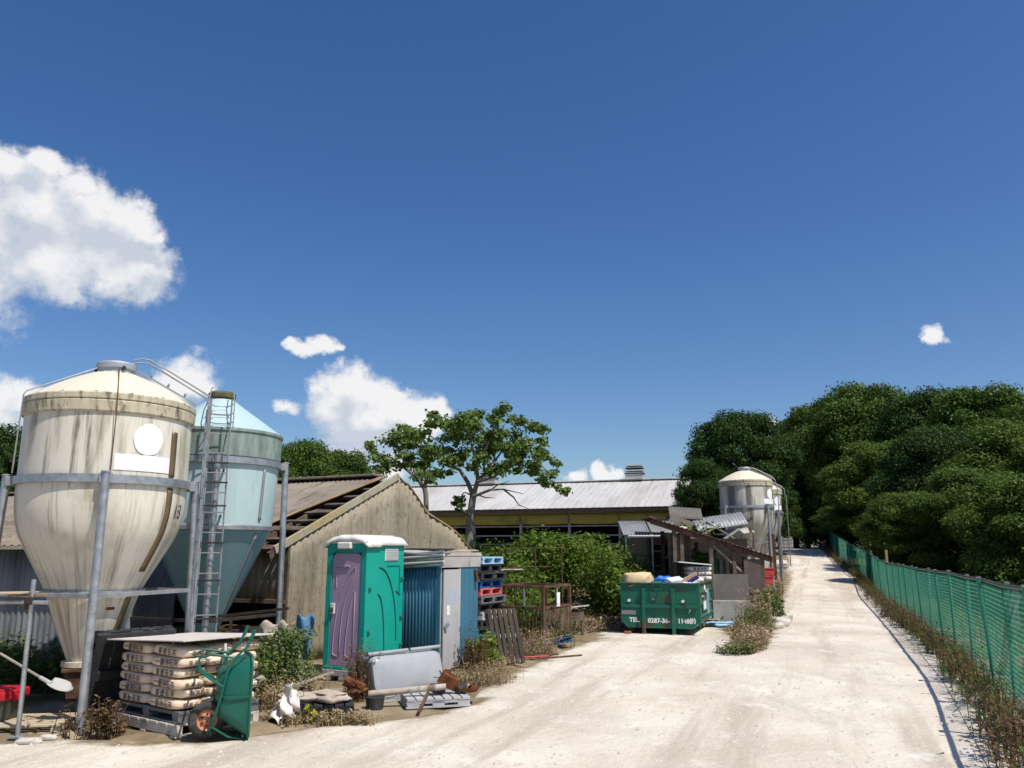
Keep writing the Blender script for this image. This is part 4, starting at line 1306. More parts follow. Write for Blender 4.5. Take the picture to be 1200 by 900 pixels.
# stack of coloured plastic pallets behind the shed
STK = [('pallet_black', 'black'), ('pallet_black', 'black'), ('pallet_green', 'green'), ('pallet_black', 'black'), ('pallet_pale', 'pale grey'), ('pallet_black', 'black'), ('pallet_grey', 'dark grey'),
       ('pallet_red', 'red'), ('pallet_blue', 'deep blue'), ('pallet_black', 'black'), ('pallet_black', 'black'), ('pallet_lightblue', 'light blue')]
proto = plastic_pallet('plastic_pallet', 'x', 'pallet_black', (-1.02, 17.3, .02), R(-26), group='plastic pallets stacked behind the shed')
ORD = ['lowest', 'second from the bottom', 'third from the bottom', 'fourth from the bottom', 'fifth from the bottom', 'sixth from the bottom', 'seventh from the bottom',
       'eighth from the bottom', 'ninth from the bottom', 'tenth from the bottom', 'eleventh from the bottom', 'topmost']
for i, (m, cn) in enumerate(STK):
    dx = .05 * math.sin(i * 2.3); dy = .04 * math.cos(i * 1.7)
    loc = (-.90 + dx, 17.35 + dy, .02 + i * .155)
    rz = R(-24 + 2.5 * math.sin(i * 1.9))
    lab = f'{cn} plastic pallet, {ORD[i]} in the stack behind the shed'
    if i == 0:
        o = proto; o.location = loc; o.rotation_euler = (0, 0, rz); o['label'] = lab
    else:
        o = clone(proto, loc, rz, lab)
    if m != 'pallet_black':
        remat(o, 'pallet_black', m)
for i, lab in enumerate(('black plastic pallet lying level on the shed roof edge', 'black plastic pallet topmost behind the shed roof')):
    o = clone(proto, (-1.85 - .05 * i, 16.55, 1.73 + i * .16), R(-26), lab)
for i in range(4):    # dark pallets carrying the two behind the shed
    clone(proto, (-1.87, 16.55, .02 + i * .427), R(-26 + i), f'black plastic pallet, {("lowest", "second", "third", "fourth")[i]} of the hidden stack behind the shed', scale=(1, 1, 2.75))

# grey slatted pallet leaning by the shed
wood_pallet('leaning_pallet', 'grey slatted pallet leaning on edge between the shed and the cage', 'grey_wood', (-.23, 15.35, .50), 0, size=(.98, .62, .12), nb=6,
            rot=Euler((R(90), R(0), R(0))).to_matrix().to_euler())
o = bpy.data.objects['leaning_pallet']
for ch in o.children:
    if ch.name.startswith('deck_board') and abs(ch.data.vertices[0].co.y) < .40:
        ch.data.materials[0] = MATS['bark_and_slat_shade']  # slats coloured dark to stand in for the shade on this face
o.rotation_euler = (Matrix.Rotation(R(28), 3, 'Z') @ Matrix.Rotation(R(68), 3, 'X') @ Matrix.Rotation(R(90), 3, 'Z')).to_euler()
o.location = (-.16, 15.25, .46)

# ------------------------------------------------------------------ rusty cage
def build_cage():
    t = thing('stillage_cage', 'rusty open steel cage on a blue pallet by the bushes', 'cage', (.66, 17.8, 0), R(-27))
    # local: near corner at origin, +y away to the right rear, -x away to the left
    w, d, h0, h1 = 1.15, 1.42, .16, 1.24
    W_ = lambda a, b, s=.045, name='bar', m='rust_bar': MB().bar(a, b, s).build(name, m, t, bevel=.003)
    for x, y in ((0, 0), (-w, 0), (0, d), (-w, d), (-w / 2, d)):
        W_((x, y, h0), (x, y, h1), .06, 'post')
    for z in (h0 + .03, .80, h1):
        for a, b in (((0, 0), (-w, 0)), ((0, 0), (0, d)), ((-w, 0), (-w, d)), ((0, d), (-w, d))):
            W_((a[0], a[1], z + .001 * a[1]), (b[0], b[1], z), .05, 'rail')
    for k in range(1, 14):
        W_((-w * k / 14, .0, h0), (-w * k / 14, .0, .80), .018, 'upright')
    for k in range(1, 8):
        MB().box((.0, d * (k - .5) / 7 + .07, .48), (.025, d / 7 - .02, .58)).build('slat', 'old_wood' if k % 2 else 'rust_bar', t, bevel=.003)
    for k in range(1, 10):
        W_((-w * k / 10, d, h0), (-w * k / 10, d, .80), .018, 'upright')
    for k in range(1, 3):
        W_((-w, d * k / 3, h0), (-w, d * k / 3, h1), .04, 'upright')
    W_((-.45, 0, .80), (-.45, 0, h1), .04, 'post', 'galv_dull'); W_((-1.15, 0, .8), (-1.15, 0, h1), .04, 'post', 'galv')
    W_((-.02, .75, .80), (-.02, .75, h1), .05, 'post', 'grey_wood')
    MB().box((.035, .72, .95), (.012, .16, .30)).build('notice', 'junk_white', t)
    for k in range(5):
        MB().box((-w / 2, d * (k + .5) / 5, h0 - .0), (w + .1, d / 5 - .03, .03)).build('floor_board', 'grey_wood', t, bevel=.003)
    plastic_pallet('plastic_pallet', 'pale blue plastic pallet under the rusty cage', 'pallet_blue', (.66 - .575 * .89 + .71 * .454, 17.8 + .575 * .454 + .71 * .89, 0), R(-27), size=(1.25, 1.5, .13))
build_cage()
def build_trellis():
    t = thing('rusted_frame', 'thin rusted pipe frame standing in the green bushes', 'frame', (-.35, 22.8, 0), R(8))
    for x in (0, 1.0, 1.75):
        MB().tube((x, 0, 0), (x, 0, 2.08), .018, 7).build('post', 'rust_bar', t, smooth=40)
    for z, a, b in ((2.06, -.1, 1.85), (1.55, .2, 1.4)):
        MB().tube((a, 0, z), (b, 0, z + .03), .016, 7).build('rail', 'rust_bar', t, smooth=40)
    MB().path([(-1.9, -.4, 1.25), (-1.2, -.42, 1.35), (-.5, -.4, 1.36), (.1, -.35, 1.50), (.6, -.3, 1.5)], .035, 6).build('dead_branch', 'grey_wood', t, smooth=60)
build_trellis()
def build_lowtable():
    t = thing('low_bench', 'low bench with pale sheet top behind the rusty cage', 'bench', (1.05, 20.4, 0), R(18))
    MB().box((0, 0, .62), (1.5, .7, .03), Euler((R(-6), R(-4), 0)).to_matrix()).build('top_sheet', 'far_roof', t)
    for x in (-.6, .6):
        for y in (-.25, .25):
            MB().box((x, y, .3), (.06, .06, .6)).build('leg', 'old_wood', t)
    MB().box((.3, -.1, .45), (.6, .4, .2)).build('crate', 'old_wood', t)
build_lowtable()

# ------------------------------------------------------------------ green skip
def build_skip():
    t = thing('skip_container', 'green rusty waste skip with white telephone number', 'skip', (2.72, 21.0, 0), R(-20))
    # local: left front corner at origin, front along +x, depth along +y
    w, d, z0, z1 = 1.92, 2.7, .14, 1.20
    def wall(name, poly, ext, m):
        return MB().prism(poly, ext).build(name, m, t, bevel=.006)
    c = .16
    wall('front_wall', [(0, 0, z0 + c), (c, 0, z0), (w - c, 0, z0), (w, 0, z0 + c), (w, 0, z1), (0, 0, z1)], (0, .04, 0), 'skip_green')
    wall('rear_wall', [(0, d, z0 + c), (c, d, z0), (w - c, d, z0), (w, d, z0 + c), (w, d, z1), (0, d, z1)], (0, -.04, 0), 'skip_green')
    wall('side_wall', [(w, .042, z0 + c), (w, d - .042, z0 + c), (w, d - .042, z1), (w, .042, z1)], (-.04, 0, 0), 'skip_sun_side')
    wall('side_wall', [(0, .042, z0 + c), (0, d - .042, z0 + c), (0, d - .042, z1), (0, .042, z1)], (.04, 0, 0), 'skip_green')
    MB().prism([(.002, .042, z0 + c), (c, .042, z0 + .002), (w - c, .042, z0 + .002), (w - .002, .042, z0 + c)], (0, d - .084, 0)).build('floor', 'skip_green', t)
    for x in (.58, 1.31):
        r = MB().box((x, -.035, .56), (.085, .075, 1.06)).build('rib', 'skip_green', t, bevel=.012)
        MB().box((x, -.035, .012), (.08, .09, .024)).build('rib_foot', 'grey_wood', r)
    for a, b in ((.012, .535), (.625, 1.265), (1.355, w - .02)):
        MB().box(((a + b) / 2, -.025, .66), (b - a, .05, .075)).build('belt_rail', 'skip_green', t, bevel=.008)
    MB().box((w / 2, .0, z1 + .012), (w + .05, .09, .035)).build('top_rim', 'skip_green', t, bevel=.008)
    MB().box((w / 2, d, z1 + .012), (w + .05, .09, .035)).build('top_rim', 'skip_green', t, bevel=.008)
    for x in (0, w):
        MB().box((x, d / 2, z1 + .011), (.09, d - .1, .034)).build('top_rim', 'rust_bar' if x else 'skip_green', t, bevel=.008)
    for y in (.03, d - .03):
        MB().box((w + .012, y, .70), (.06, .07, 1.0)).build('corner_post', 'skip_green', t, bevel=.008)
    for z in (.42, .72, 1.0):
        MB().box((w + .015, d / 2, z), (.035, d - .2, .05)).build('side_rail', 'skip_sun_side', t, bevel=.006)
    MB().box((w + .03, .95, .66), (.012, .75, .26)).build('name_plate', 'skip_sun_side', t)
    MB().box((w + .0385, .95, .66), (.006, .52, .20)).build('worn_label', 'white_print', t)
    for y in (1.5, 1.75):
        MB().box((w + .036, y, .72), (.014, .09, .62)).build('peeled_strip', 'pallet_lightblue', t)
    # hanging handle of the front wall
    MB().path([(.84, -.045, z1 - .02), (.84, -.06, z1 - .13), (1.04, -.065, z1 - .13), (1.04, -.045, z1 - .02)], .014, 7).build('handle', 'skip_green', t, smooth=50)
    for x, z in ((.22, .79), (1.55, .79)):
        k = MB().tube((x, -.002, z), (x, -.05, z), .036, 12).build('reflector', 'sack_white', t, smooth=40)
    MB().path([(1.70, -.02, .62), (1.72, -.05, .57), (1.68, -.05, .52)], .016, 6).build('hook', 'galv_dull', t, smooth=50)
    MB().box((.20, -.004, .505), (.36, .006, .10)).build('name_plate', 'shed_grey', t)
    link('lettering', text_mesh('TEL.', .145, 'white_print', bold=.006), t, (.345, -.004, .325), (R(90), 0, 0))
    link('lettering', text_mesh('0287-36-', .150, 'white_print', bold=.006), t, (.945, -.004, .315), (R(90), 0, 0))
    link('lettering', text_mesh('1148㈹', .145, 'white_print', bold=.006), t, (1.62, -.004, .318), (R(90), 0, 0))
    for x in (.22, w - .28):
        for y in (.2, d - .25):
            mb = MB().tube((x - .045, y, .055), (x + .045, y, .055), .055, 14)
            r = mb.build('roller', 'rust', t, smooth=40)
            MB().box((x, y, .12), (.13, .05, .10)).build('roller_bracket', 'rust_bar', t)
    return t
build_skip()
SK = Matrix.Translation((2.72, 21.0, 0)) @ Matrix.Rotation(R(-20), 4, 'Z')
def blob(name, label, cat, m, loc, s, seed, rz=0, n=28, amp=.16, flat=.0, group=None, rot=None):
    """Soft lumpy bundle: a rounded box pushed about by noise."""
    mb = MB()
    def fn(a, b):
        th, ph = a * 2 * math.pi, (b - .5) * math.pi
        x, y, z = math.cos(ph) * math.cos(th), math.cos(ph) * math.sin(th), math.sin(ph)
        e = .62
        q = [math.copysign(abs(v) ** e, v) for v in (x, y, z)]
        nn = 1 + amp * mnoise.noise((x * 1.7 + seed, y * 1.7, z * 1.7)) + amp * .6 * mnoise.noise((x * 4 + seed, y * 4, z * 4 - seed))
        cre = .05 * amp * 4 * abs(mnoise.noise((x * 3 - seed, y * 7, z * 2)))
        z2 = q[2] * s[2] * (nn - cre)
        if z2 < 0: z2 *= (1 - flat)
        return (q[0] * s[0] * (nn - cre), q[1] * s[1] * (nn - cre), z2)
    mb.grid(fn, n, n // 2)
    o = mb.build(name, m, None, smooth=70, loc=loc, rot=rot if rot is not None else (0, 0, rz))
    return tag(o, label, cat, group)
def skp(x, y, z):
    return tuple(SK @ Vector((x, y, z)))
blob('stuffed_sack', 'bulging beige sack lying on the left end of the green skip', 'sack', 'tarp_beige', skp(.36, .36, 1.26), (.40, .34, .20), 3.1, R(-18), amp=.22)
blob('rubbish_bag', 'blue plastic bag among the rubbish in the skip', 'bag', 'bright_blue', skp(.98, .75, 1.20), (.24, .25, .16), 7.7, amp=.3)
blob('rubbish_bag', 'crumpled green net bag beside the blue bag in the skip', 'bag', 'green_net', skp(.80, .40, 1.14), (.22, .22, .12), 9.2, amp=.35)
o = MB().box((0, 0, 0), (.36, .30, .18)).build('foam_box', 'junk_white', None, bevel=.02, loc=skp(1.32, .35, 1.24), rot=(R(12), R(-8), R(10)))
tag(o, 'white foam box tilted in the middle of the skip', 'box')
t_ = thing('foam_mattress', 'tan and navy foam slab sticking out of the skip', 'mattress', skp(1.66, .55, 1.30), 0, rot=(0, R(-30), R(-12)))
MB().box((0, 0, .045), (.44, .5, .09)).build('foam_layer', 'foam_tan', t_, bevel=.015)
MB().box((0, 0, -.045), (.44, .5, .09)).build('cover_layer', 'navy', t_, bevel=.015)
blob('rubbish_bag', 'white plastic bag at the right end of the skip', 'bag', 'junk_white', skp(1.62, .25, 1.16), (.13, .12, .08), 4.4, amp=.3)
blob('paper_sack', 'crumpled cream paper sack in the right end of the skip', 'sack', 'sack_white', skp(1.62, 1.5, 1.12), (.26, .45, .22), 5.9, amp=.3)
blob('rubbish_heap', 'grey heap of mixed rubbish filling the skip', 'rubbish', 'dirty_sack', skp(.96, 1.35, .95), (.80, 1.15, .26), 12.3, n=48, amp=.4)
blob('rubbish_bag', 'small pale green bag peeping over the skip rim', 'bag', 'pallet_lightblue', skp(.56, .95, 1.22), (.14, .14, .10), 2.4, amp=.3)
for x, lab in ((.2, 'small rusty wood chock under the left end of the skip'),):
    o = MB().box((0, 0, .03), (.16, .08, .06)).build('wood_chock', 'orange_wood', None, bevel=.006, loc=skp(x - .02, -.10, 0), rot=(0, 0, R(-30)))
    tag(o, lab, 'wood chock')
# ------------------------------------------------------------------ paper sacks on pallets under a board
SX, SY = -3.60, 9.27
SM = Matrix.Translation((SX, SY, 0)) @ Matrix.Rotation(math.atan2(.8, .6), 4, 'Z')
SRZ = math.atan2(.8, .6)
def sm(x, y, z):
    return SM @ Vector((x, y, z))
def sack_mesh(name, s, seed, m, n=28):
    mb = MB()
    def fn(a, b):
        th, ph = a * 2 * math.pi, (b - .5) * math.pi
        x, y, z = math.cos(ph) * math.cos(th), math.cos(ph) * math.sin(th), math.sin(ph)
        q = [math.copysign(abs(v) ** .42, v) for v in (x, y, z)]
        nn = 1 + .05 * mnoise.noise((x * 2 + seed, y * 2, z * 2)) + .03 * mnoise.noise((x * 6 + seed, y * 6, z * 4))
        zz = q[2] * s[2] * (nn + .02 * mnoise.noise((x * 5, y * 5, seed)))
        e = 1 - .10 * abs(q[2]) ** 3
        return (q[0] * s[0] * nn * e, q[1] * s[1] * nn * e, max(-s[2] * 1.0, min(s[2] * 1.06, zz)))
    mb.grid(fn, n, n // 2)
    o = mb.build(name, m, None, smooth=70)
    me = o.data
    bpy.data.objects.remove(o)
    return me
wood_pallet('wood_pallet', 'lime dusted wooden pallet lowest under the paper sacks', 'lime_wood', sm(.52, .66, 0), SRZ, size=(1.06, 1.34, .135), nb=7)
plastic_pallet('plastic_pallet', 'dark grey plastic pallet carrying the paper sacks beside the wheelbarrow', 'pallet_grey', sm(.53, .67, .136), SRZ, size=(1.04, 1.32, .13))
SACKS = [sack_mesh('sack_body', (.172, .335, .0555), sd, 'sack_paper') for sd in (1.3, 5.1, 8.8, 12.2)]
LAY = ['bottom layer', 'second layer up', 'third layer up', 'fourth layer up', 'fifth layer up', 'top layer']
g5, g4 = '一番消石灰', '畜産石灰'
T5L, T4L = text_mesh(g5, .088, 'sack_print', bold=.0016, sx=.98), text_mesh('畜 産 石 灰', .078, 'sack_print', bold=.0014, sx=.95)
T5S, T4S = text_mesh(g5, .060, 'sack_print', bold=.0012), text_mesh('畜 産 石 灰', .056, 'sack_print', bold=.0012)
for l in range(6):
    for (i, j, pos) in ((0, 0, 'corner nearest the camera'), (0, 1, 'left end by the black pallet'), (1, 0, 'middle of the side by the wheelbarrow'), (2, 0, 'far end of the side by the wheelbarrow')):
        sh = .012 * math.sin(l * 3.3 + i * 1.7 + j)
        x = .177 + i * .345 + sh + (.02 if l % 2 else -.008)
        y = .338 + j * .672 + .014 * math.cos(l * 2.1 + j * 2.7 + i) + (.02 if l % 2 else 0)
        z = .268 + .0555 + l * .109
        o = link('lime_sack', SACKS[(l * 3 + i + j * 2) % 4], None, sm(x, y, z), (R(1.5 * math.sin(l + i)), R(1.2 * math.cos(l * 2 + j)), SRZ + R(2.0 * math.sin(l * 1.9 + i * 2 + j) + (180 if (l + i) % 2 else 0))))
        tag(o, f'tan paper lime sack, {LAY[l]}, {pos}', 'sack', 'paper lime sacks stacked under a board')
        flip = (l + i) % 2
        back = Matrix.Rotation(math.pi, 4, 'Z') if flip else Matrix.Identity(4)
        if i == 0:
            w = link('lettering', T5L if (l + j) % 2 == 0 else T4L, o)
            w.matrix_local = back @ (Matrix.Translation((-.1815, -.03, -.004)) @ Euler((R(90), 0, R(-90))).to_matrix().to_4x4())
        if j == 0:
            w = link('lettering', T5S if (l + i) % 2 else T4S, o)
            w.matrix_local = back @ (Matrix.Translation((.02, -.350, -.004)) @ Euler((R(90), 0, 0)).to_matrix().to_4x4())
o = MB().box((0, 0, 0), (1.22, 1.62, .014)).build('cover_board', 'ply_cover', None, bevel=.003, loc=sm(.55, .78, .962), rot=(R(-2.6), R(.8), SRZ + R(2)))
tag(o, 'thin pale board covering the stack of paper sacks', 'board')
t_ = MB().path([tuple(sm(.50, -.045, .94)), tuple(sm(.50, -.055, .86)), tuple(sm(.485, -.05, .72)), tuple(sm(.50, -.06, .55)), tuple(sm(.49, -.07, .40)), tuple(sm(.44, -.12, .36))], [.016, .018, .014, .02, .028, .012], 7).build('tied_plastic_strip', 'rag_white', None, smooth=60)
tag(t_, 'twisted white plastic strip hanging down the sack stack', 'plastic strip')
plastic_pallet('plastic_pallet', 'black plastic pallet leaning on edge left of the sacks', 'pallet_black', sm(.30, 1.62, .50), 0, size=(1.0, 1.05, .13), rot=(Matrix.Rotation(SRZ, 3, 'Z') @ Matrix.Rotation(R(-72), 3, 'X')).to_euler())

# ------------------------------------------------------------------ wheelbarrow stood on its nose
def build_barrow():
    t = thing('wheelbarrow', 'green wheelbarrow stood on its nose with an orange wheel', 'wheelbarrow')
    M = Matrix(((0, -.43, .9), (0, .9, .43), (-1, 0, 0)))
    M = Matrix([list(r) for r in M])
    for c in range(3):
        v = Vector((M[0][c], M[1][c], M[2][c])).normalized()
        for r in range(3): M[r][c] = v[r]
    t.rotation_euler = (Matrix.Rotation(R(0), 3, 'Z') @ M).to_euler()
    t.location = (-3.42, 9.20, .755)
    # tray: rounded tub, rim at z=.56
    mb = MB()
    lev = [(.0, .20, .17, .12, .24, .16), ]
    def ring(x0, x1, hy, z, rad, tilt):
        pts = []
        for cx, cy, a0 in ((x1 - rad, hy - rad, 0), (x0 + rad, hy - rad, 90), (x0 + rad, -hy + rad, 180), (x1 - rad, -hy + rad, 270)):
            for q in range(7):
                a = R(a0 + q * 15)
                x = cx + rad * math.cos(a); y = cy + rad * math.sin(a)
                pts.append((x, y, z + tilt * (x - x0)))
        return pts
    rs = [ring(.10, .48, .16, .235, .10, .04), ring(.06, .54, .20, .25, .12, .05), ring(-.0, .62, .255, .36, .13, .05), ring(-.06, .69, .295, .475, .13, .03), ring(-.09, .73, .315, .545, .13, .0), ring(-.11, .75, .33, .55, .13, .0), ring(-.11, .75, .33, .535, .13, .0)]
    vs = [p for r_ in rs for p in r_]
    n = len(rs[0])
    fs = [tuple(range(n - 1, -1, -1))]
    for k in range(len(rs) - 1):
        for i in range(n):
            fs.append((k * n + i, k * n + (i + 1) % n, (k + 1) * n + (i + 1) % n, (k + 1) * n + i))
    mb.add(vs, fs)
    tray = mb.build('tray', 'barrow_green', t, smooth=50, solid=.006)
    MB().path(rs[-2], .011, 6, closed=True).build('rim', 'barrow_green', tray, smooth=60)
    MB().path([(.30, -.335, .54), (.30, -.28, .36), (.30, -.20, .235), (.30, .20, .235), (.30, .28, .36), (.30, .335, .54)], .009, 6).build('tray_rib', 'barrow_green', tray, smooth=60)
    for s in (-1, 1):
        f = MB().path([(.70, s * .05, .16), (.60, s * .12, .20), (.35, s * .21, .25), (.06, s * .25, .30), (-.10, s * .27, .38), (-.19, s * .27, .48), (-.33, s * .27, .54)], .0145, 8).build('frame_tube', 'barrow_green', t, smooth=60)
        MB().tube((-.27, s * .27, .52), (-.38, s * .27, .56), .02, 8).build('grip', 'barrow_green', f, smooth=50)
        MB().path([(.20, s * .235, .27), (.10, s * .245, .12), (.02, s * .245, .02), (-.10, s * .245, .01), (-.14, s * .25, .12), (-.09, s * .262, .37)], .0135, 8).build('leg', 'barrow_green', t, smooth=60)
        MB().path([(.35, s * .21, .25), (.56, s * .13, .19), (.60, s * .09, .17)], .011, 6).build('wheel_fork', 'barrow_green', t, smooth=60)
        MB().path([(.62, s * .12, .20), (.72, s * .16, .36), (.755, s * .20, .54)], .011, 6).build('nose_stay', 'barrow_green', t, smooth=60)
    MB().tube((.06, -.245, .05), (.06, .245, .05), .012, 7).build('cross_bar', 'barrow_green', t, smooth=50)
    MB().path([(.745, -.26, .55), (.75, -.1, .50), (.75, .1, .50), (.745, .26, .55)], .012, 7).build('nose_bar', 'barrow_green', t, smooth=50)
    # wheel with axle along y at x=.56, z=.16
    wx, wz = .56, .155
    mb = MB()
    prof = [(.105, -.030), (.135, -.042), (.165, -.040), (.188, -.020), (.192, 0), (.188, .020), (.165, .040), (.135, .042), (.105, .030)]
    k = 36
    vs = [(wx + r * math.cos(2 * math.pi * i / k), y, wz + r * math.sin(2 * math.pi * i / k)) for r, y in prof for i in range(k)]
    fs = [(a * k + i, a * k + (i + 1) % k, (a + 1) * k + (i + 1) % k, (a + 1) * k + i) for a in range(len(prof) - 1) for i in range(k)]
    wheel = mb.add(vs, fs).build('wheel', 'rubber', t, smooth=40)
    mb = MB()
    for sgn in (-1, 1):
        pr = [(.108, .032), (.095, .020), (.075, .012), (.045, .026), (.028, .034), (.0, .036)]
        vs = [(wx + r * math.cos(2 * math.pi * i / k), sgn * y, wz + r * math.sin(2 * math.pi * i / k)) for r, y in pr for i in range(k)]
        fs = [(a * k + i, a * k + (i + 1) % k, (a + 1) * k + (i + 1) % k, (a + 1) * k + i) for a in range(len(pr) - 1) for i in range(k)]
        mb.add(vs, fs)
    MB.build(mb, 'wheel_rim', 'hub_orange', wheel, smooth=40)
    for q in range(6):
        a = q * math.pi / 3
        MB().tube((wx + .06 * math.cos(a), -.028, wz + .06 * math.sin(a)), (wx + .06 * math.cos(a), -.018, wz + .06 * math.sin(a)), .014, 8).build('rim_hole', 'dark_steel', wheel)
    MB().tube((wx, -.12, wz), (wx, .12, wz), .012, 8).build('axle', 'dark_steel', wheel, smooth=50)
build_barrow()

# ------------------------------------------------------------------ pipe rack, shovel, bins at the far left
def build_rack():
    t = thing('pipe_stand', 'galvanised scaffold pipe stand with a pale board on top', 'pipe stand', (-5.33, 9.33, 0))
    MB().tube((0, 0, 0), (-.02, 0, 1.66), .026, 10).build('upright', 'galv', t, smooth=40)
    MB().tube((-1.1, .1, 0), (-1.1, .1, 1.55), .026, 10).build('upright', 'galv', t, smooth=40)
    MB().tube((-1.7, -.06, 1.45), (.20, -.04, 1.41), .024, 10).build('cross_pipe', 'galv', t, smooth=40)
    MB().tube((-1.6, .02, 1.38), (-.12, .45, 1.385), .016, 8).build('cross_pipe', 'galv', t, smooth=40)
    MB().box((-.02, -.03, 1.43), (.10, .08, .08)).build('clamp', 'dark_steel', t, bevel=.01)
    MB().box((-.05, .02, 1.36), (.07, .08, .06)).build('clamp', 'rust', t, bevel=.01)
    MB().box((-1.0, .0, 1.50), (1.9, .38, .018), Euler((0, R(-1), 0)).to_matrix()).build('shelf_board', 'pale_wood', t, bevel=.003)
    MB().bar((-.30, .05, 1.49), (.13, .0, 1.495), .06, .025).build('batten', 'tan_edge', t)
    MB().box((0, 0, .012), (.14, .14, .02)).build('foot_plate', 'galv_dull', t)
build_rack()
def build_shovel():
    t = thing('shovel', 'pale shovel with its blade sticking out right of the pipe stand', 'shovel', (-5.28, 9.75, .50))
    d = Vector((-1.0, .25, .42)).normalized()
    MB().tube((0, 0, 0), d * 1.35, .016, 8).build('shaft', 'grey_wood', t, smooth=40)
    s = Vector((d.y, -d.x, 0)).normalized()
    up = s.cross(d)
    mb = MB()
    def fn(a, b):
        w = .115 * math.sqrt(max(0, 1 - (2 * b - 1) ** 2 * (.55 if b < .5 else 1)))
        x = (a - .5) * 2
        return Vector((.30 * b * .97, -.05 * b, -.075 * b)) + s * (w * x) * .8 + Vector((0, 0, 1)) * (w * x * .26) + up * (.03 * x * x - .02 * b)
    mb.grid(fn, 10, 12)
    MB.build(mb, 'blade', 'spade_steel', t, smooth=50, solid=.006)
    MB().tube(d * .14, d * -.03, .022, 8, .026).build('socket', 'spade_steel', t, smooth=40)
build_shovel()
def build_bin(name, label, loc, rz):
    t = thing(name, label, 'bin', loc, rz, 'red lidded bins on the left')
    mb = MB()
    b, p, h = (.13, .17), (.165, .21), .26
    vs = [(-b[0], -b[1], 0), (b[0], -b[1], 0), (b[0], b[1], 0), (-b[0], b[1], 0), (-p[0], -p[1], h), (p[0], -p[1], h), (p[0], p[1], h), (-p[0], p[1], h)]
    mb.add(vs, [(3, 2, 1, 0), (4, 5, 6, 7), (0, 1, 5, 4), (1, 2, 6, 5), (2, 3, 7, 6), (3, 0, 4, 7)])
    mb.build('body', 'olive_bin', t, bevel=.015)
    MB().box((0, 0, .275), (.36, .47, .10)).build('lid', 'red_lid', t, bevel=.02)
    MB().box((0, 0, .330), (.29, .38, .03)).build('lid_panel', 'red_lid', t, bevel=.01)
    for s in (-1, 1):
        MB().box((s * .185, 0, .24), (.03, .12, .07)).build('clip', 'red_lid', t, bevel=.006)
build_bin('storage_bin', 'olive bin with red lid right behind the scaffold pipe', (-5.83, 9.80, .10), R(-4))
build_bin('storage_bin', 'olive bin with red lid left of the other red lidded bin', (-6.22, 9.82, .10), R(5))
wood_pallet('wood_pallet', 'pale wooden pallet under the red lidded bins', 'pale_wood', (-5.75, 9.75, 0), R(8), size=(1.45, .75, .10), nb=6)
for i, (x, y, s, lab) in enumerate(((-5.05, 9.05, .11, 'flat pale stone at the foot of the scaffold pipe'), (-4.97, 9.28, .08, 'small pale stone beside the cream silo leg'))):
    blob('stone', lab, 'stone', 'stone', (x, y, s * .2), (s * 1.2, s * .7, s * .35), 20 + i, n=16, amp=.3)

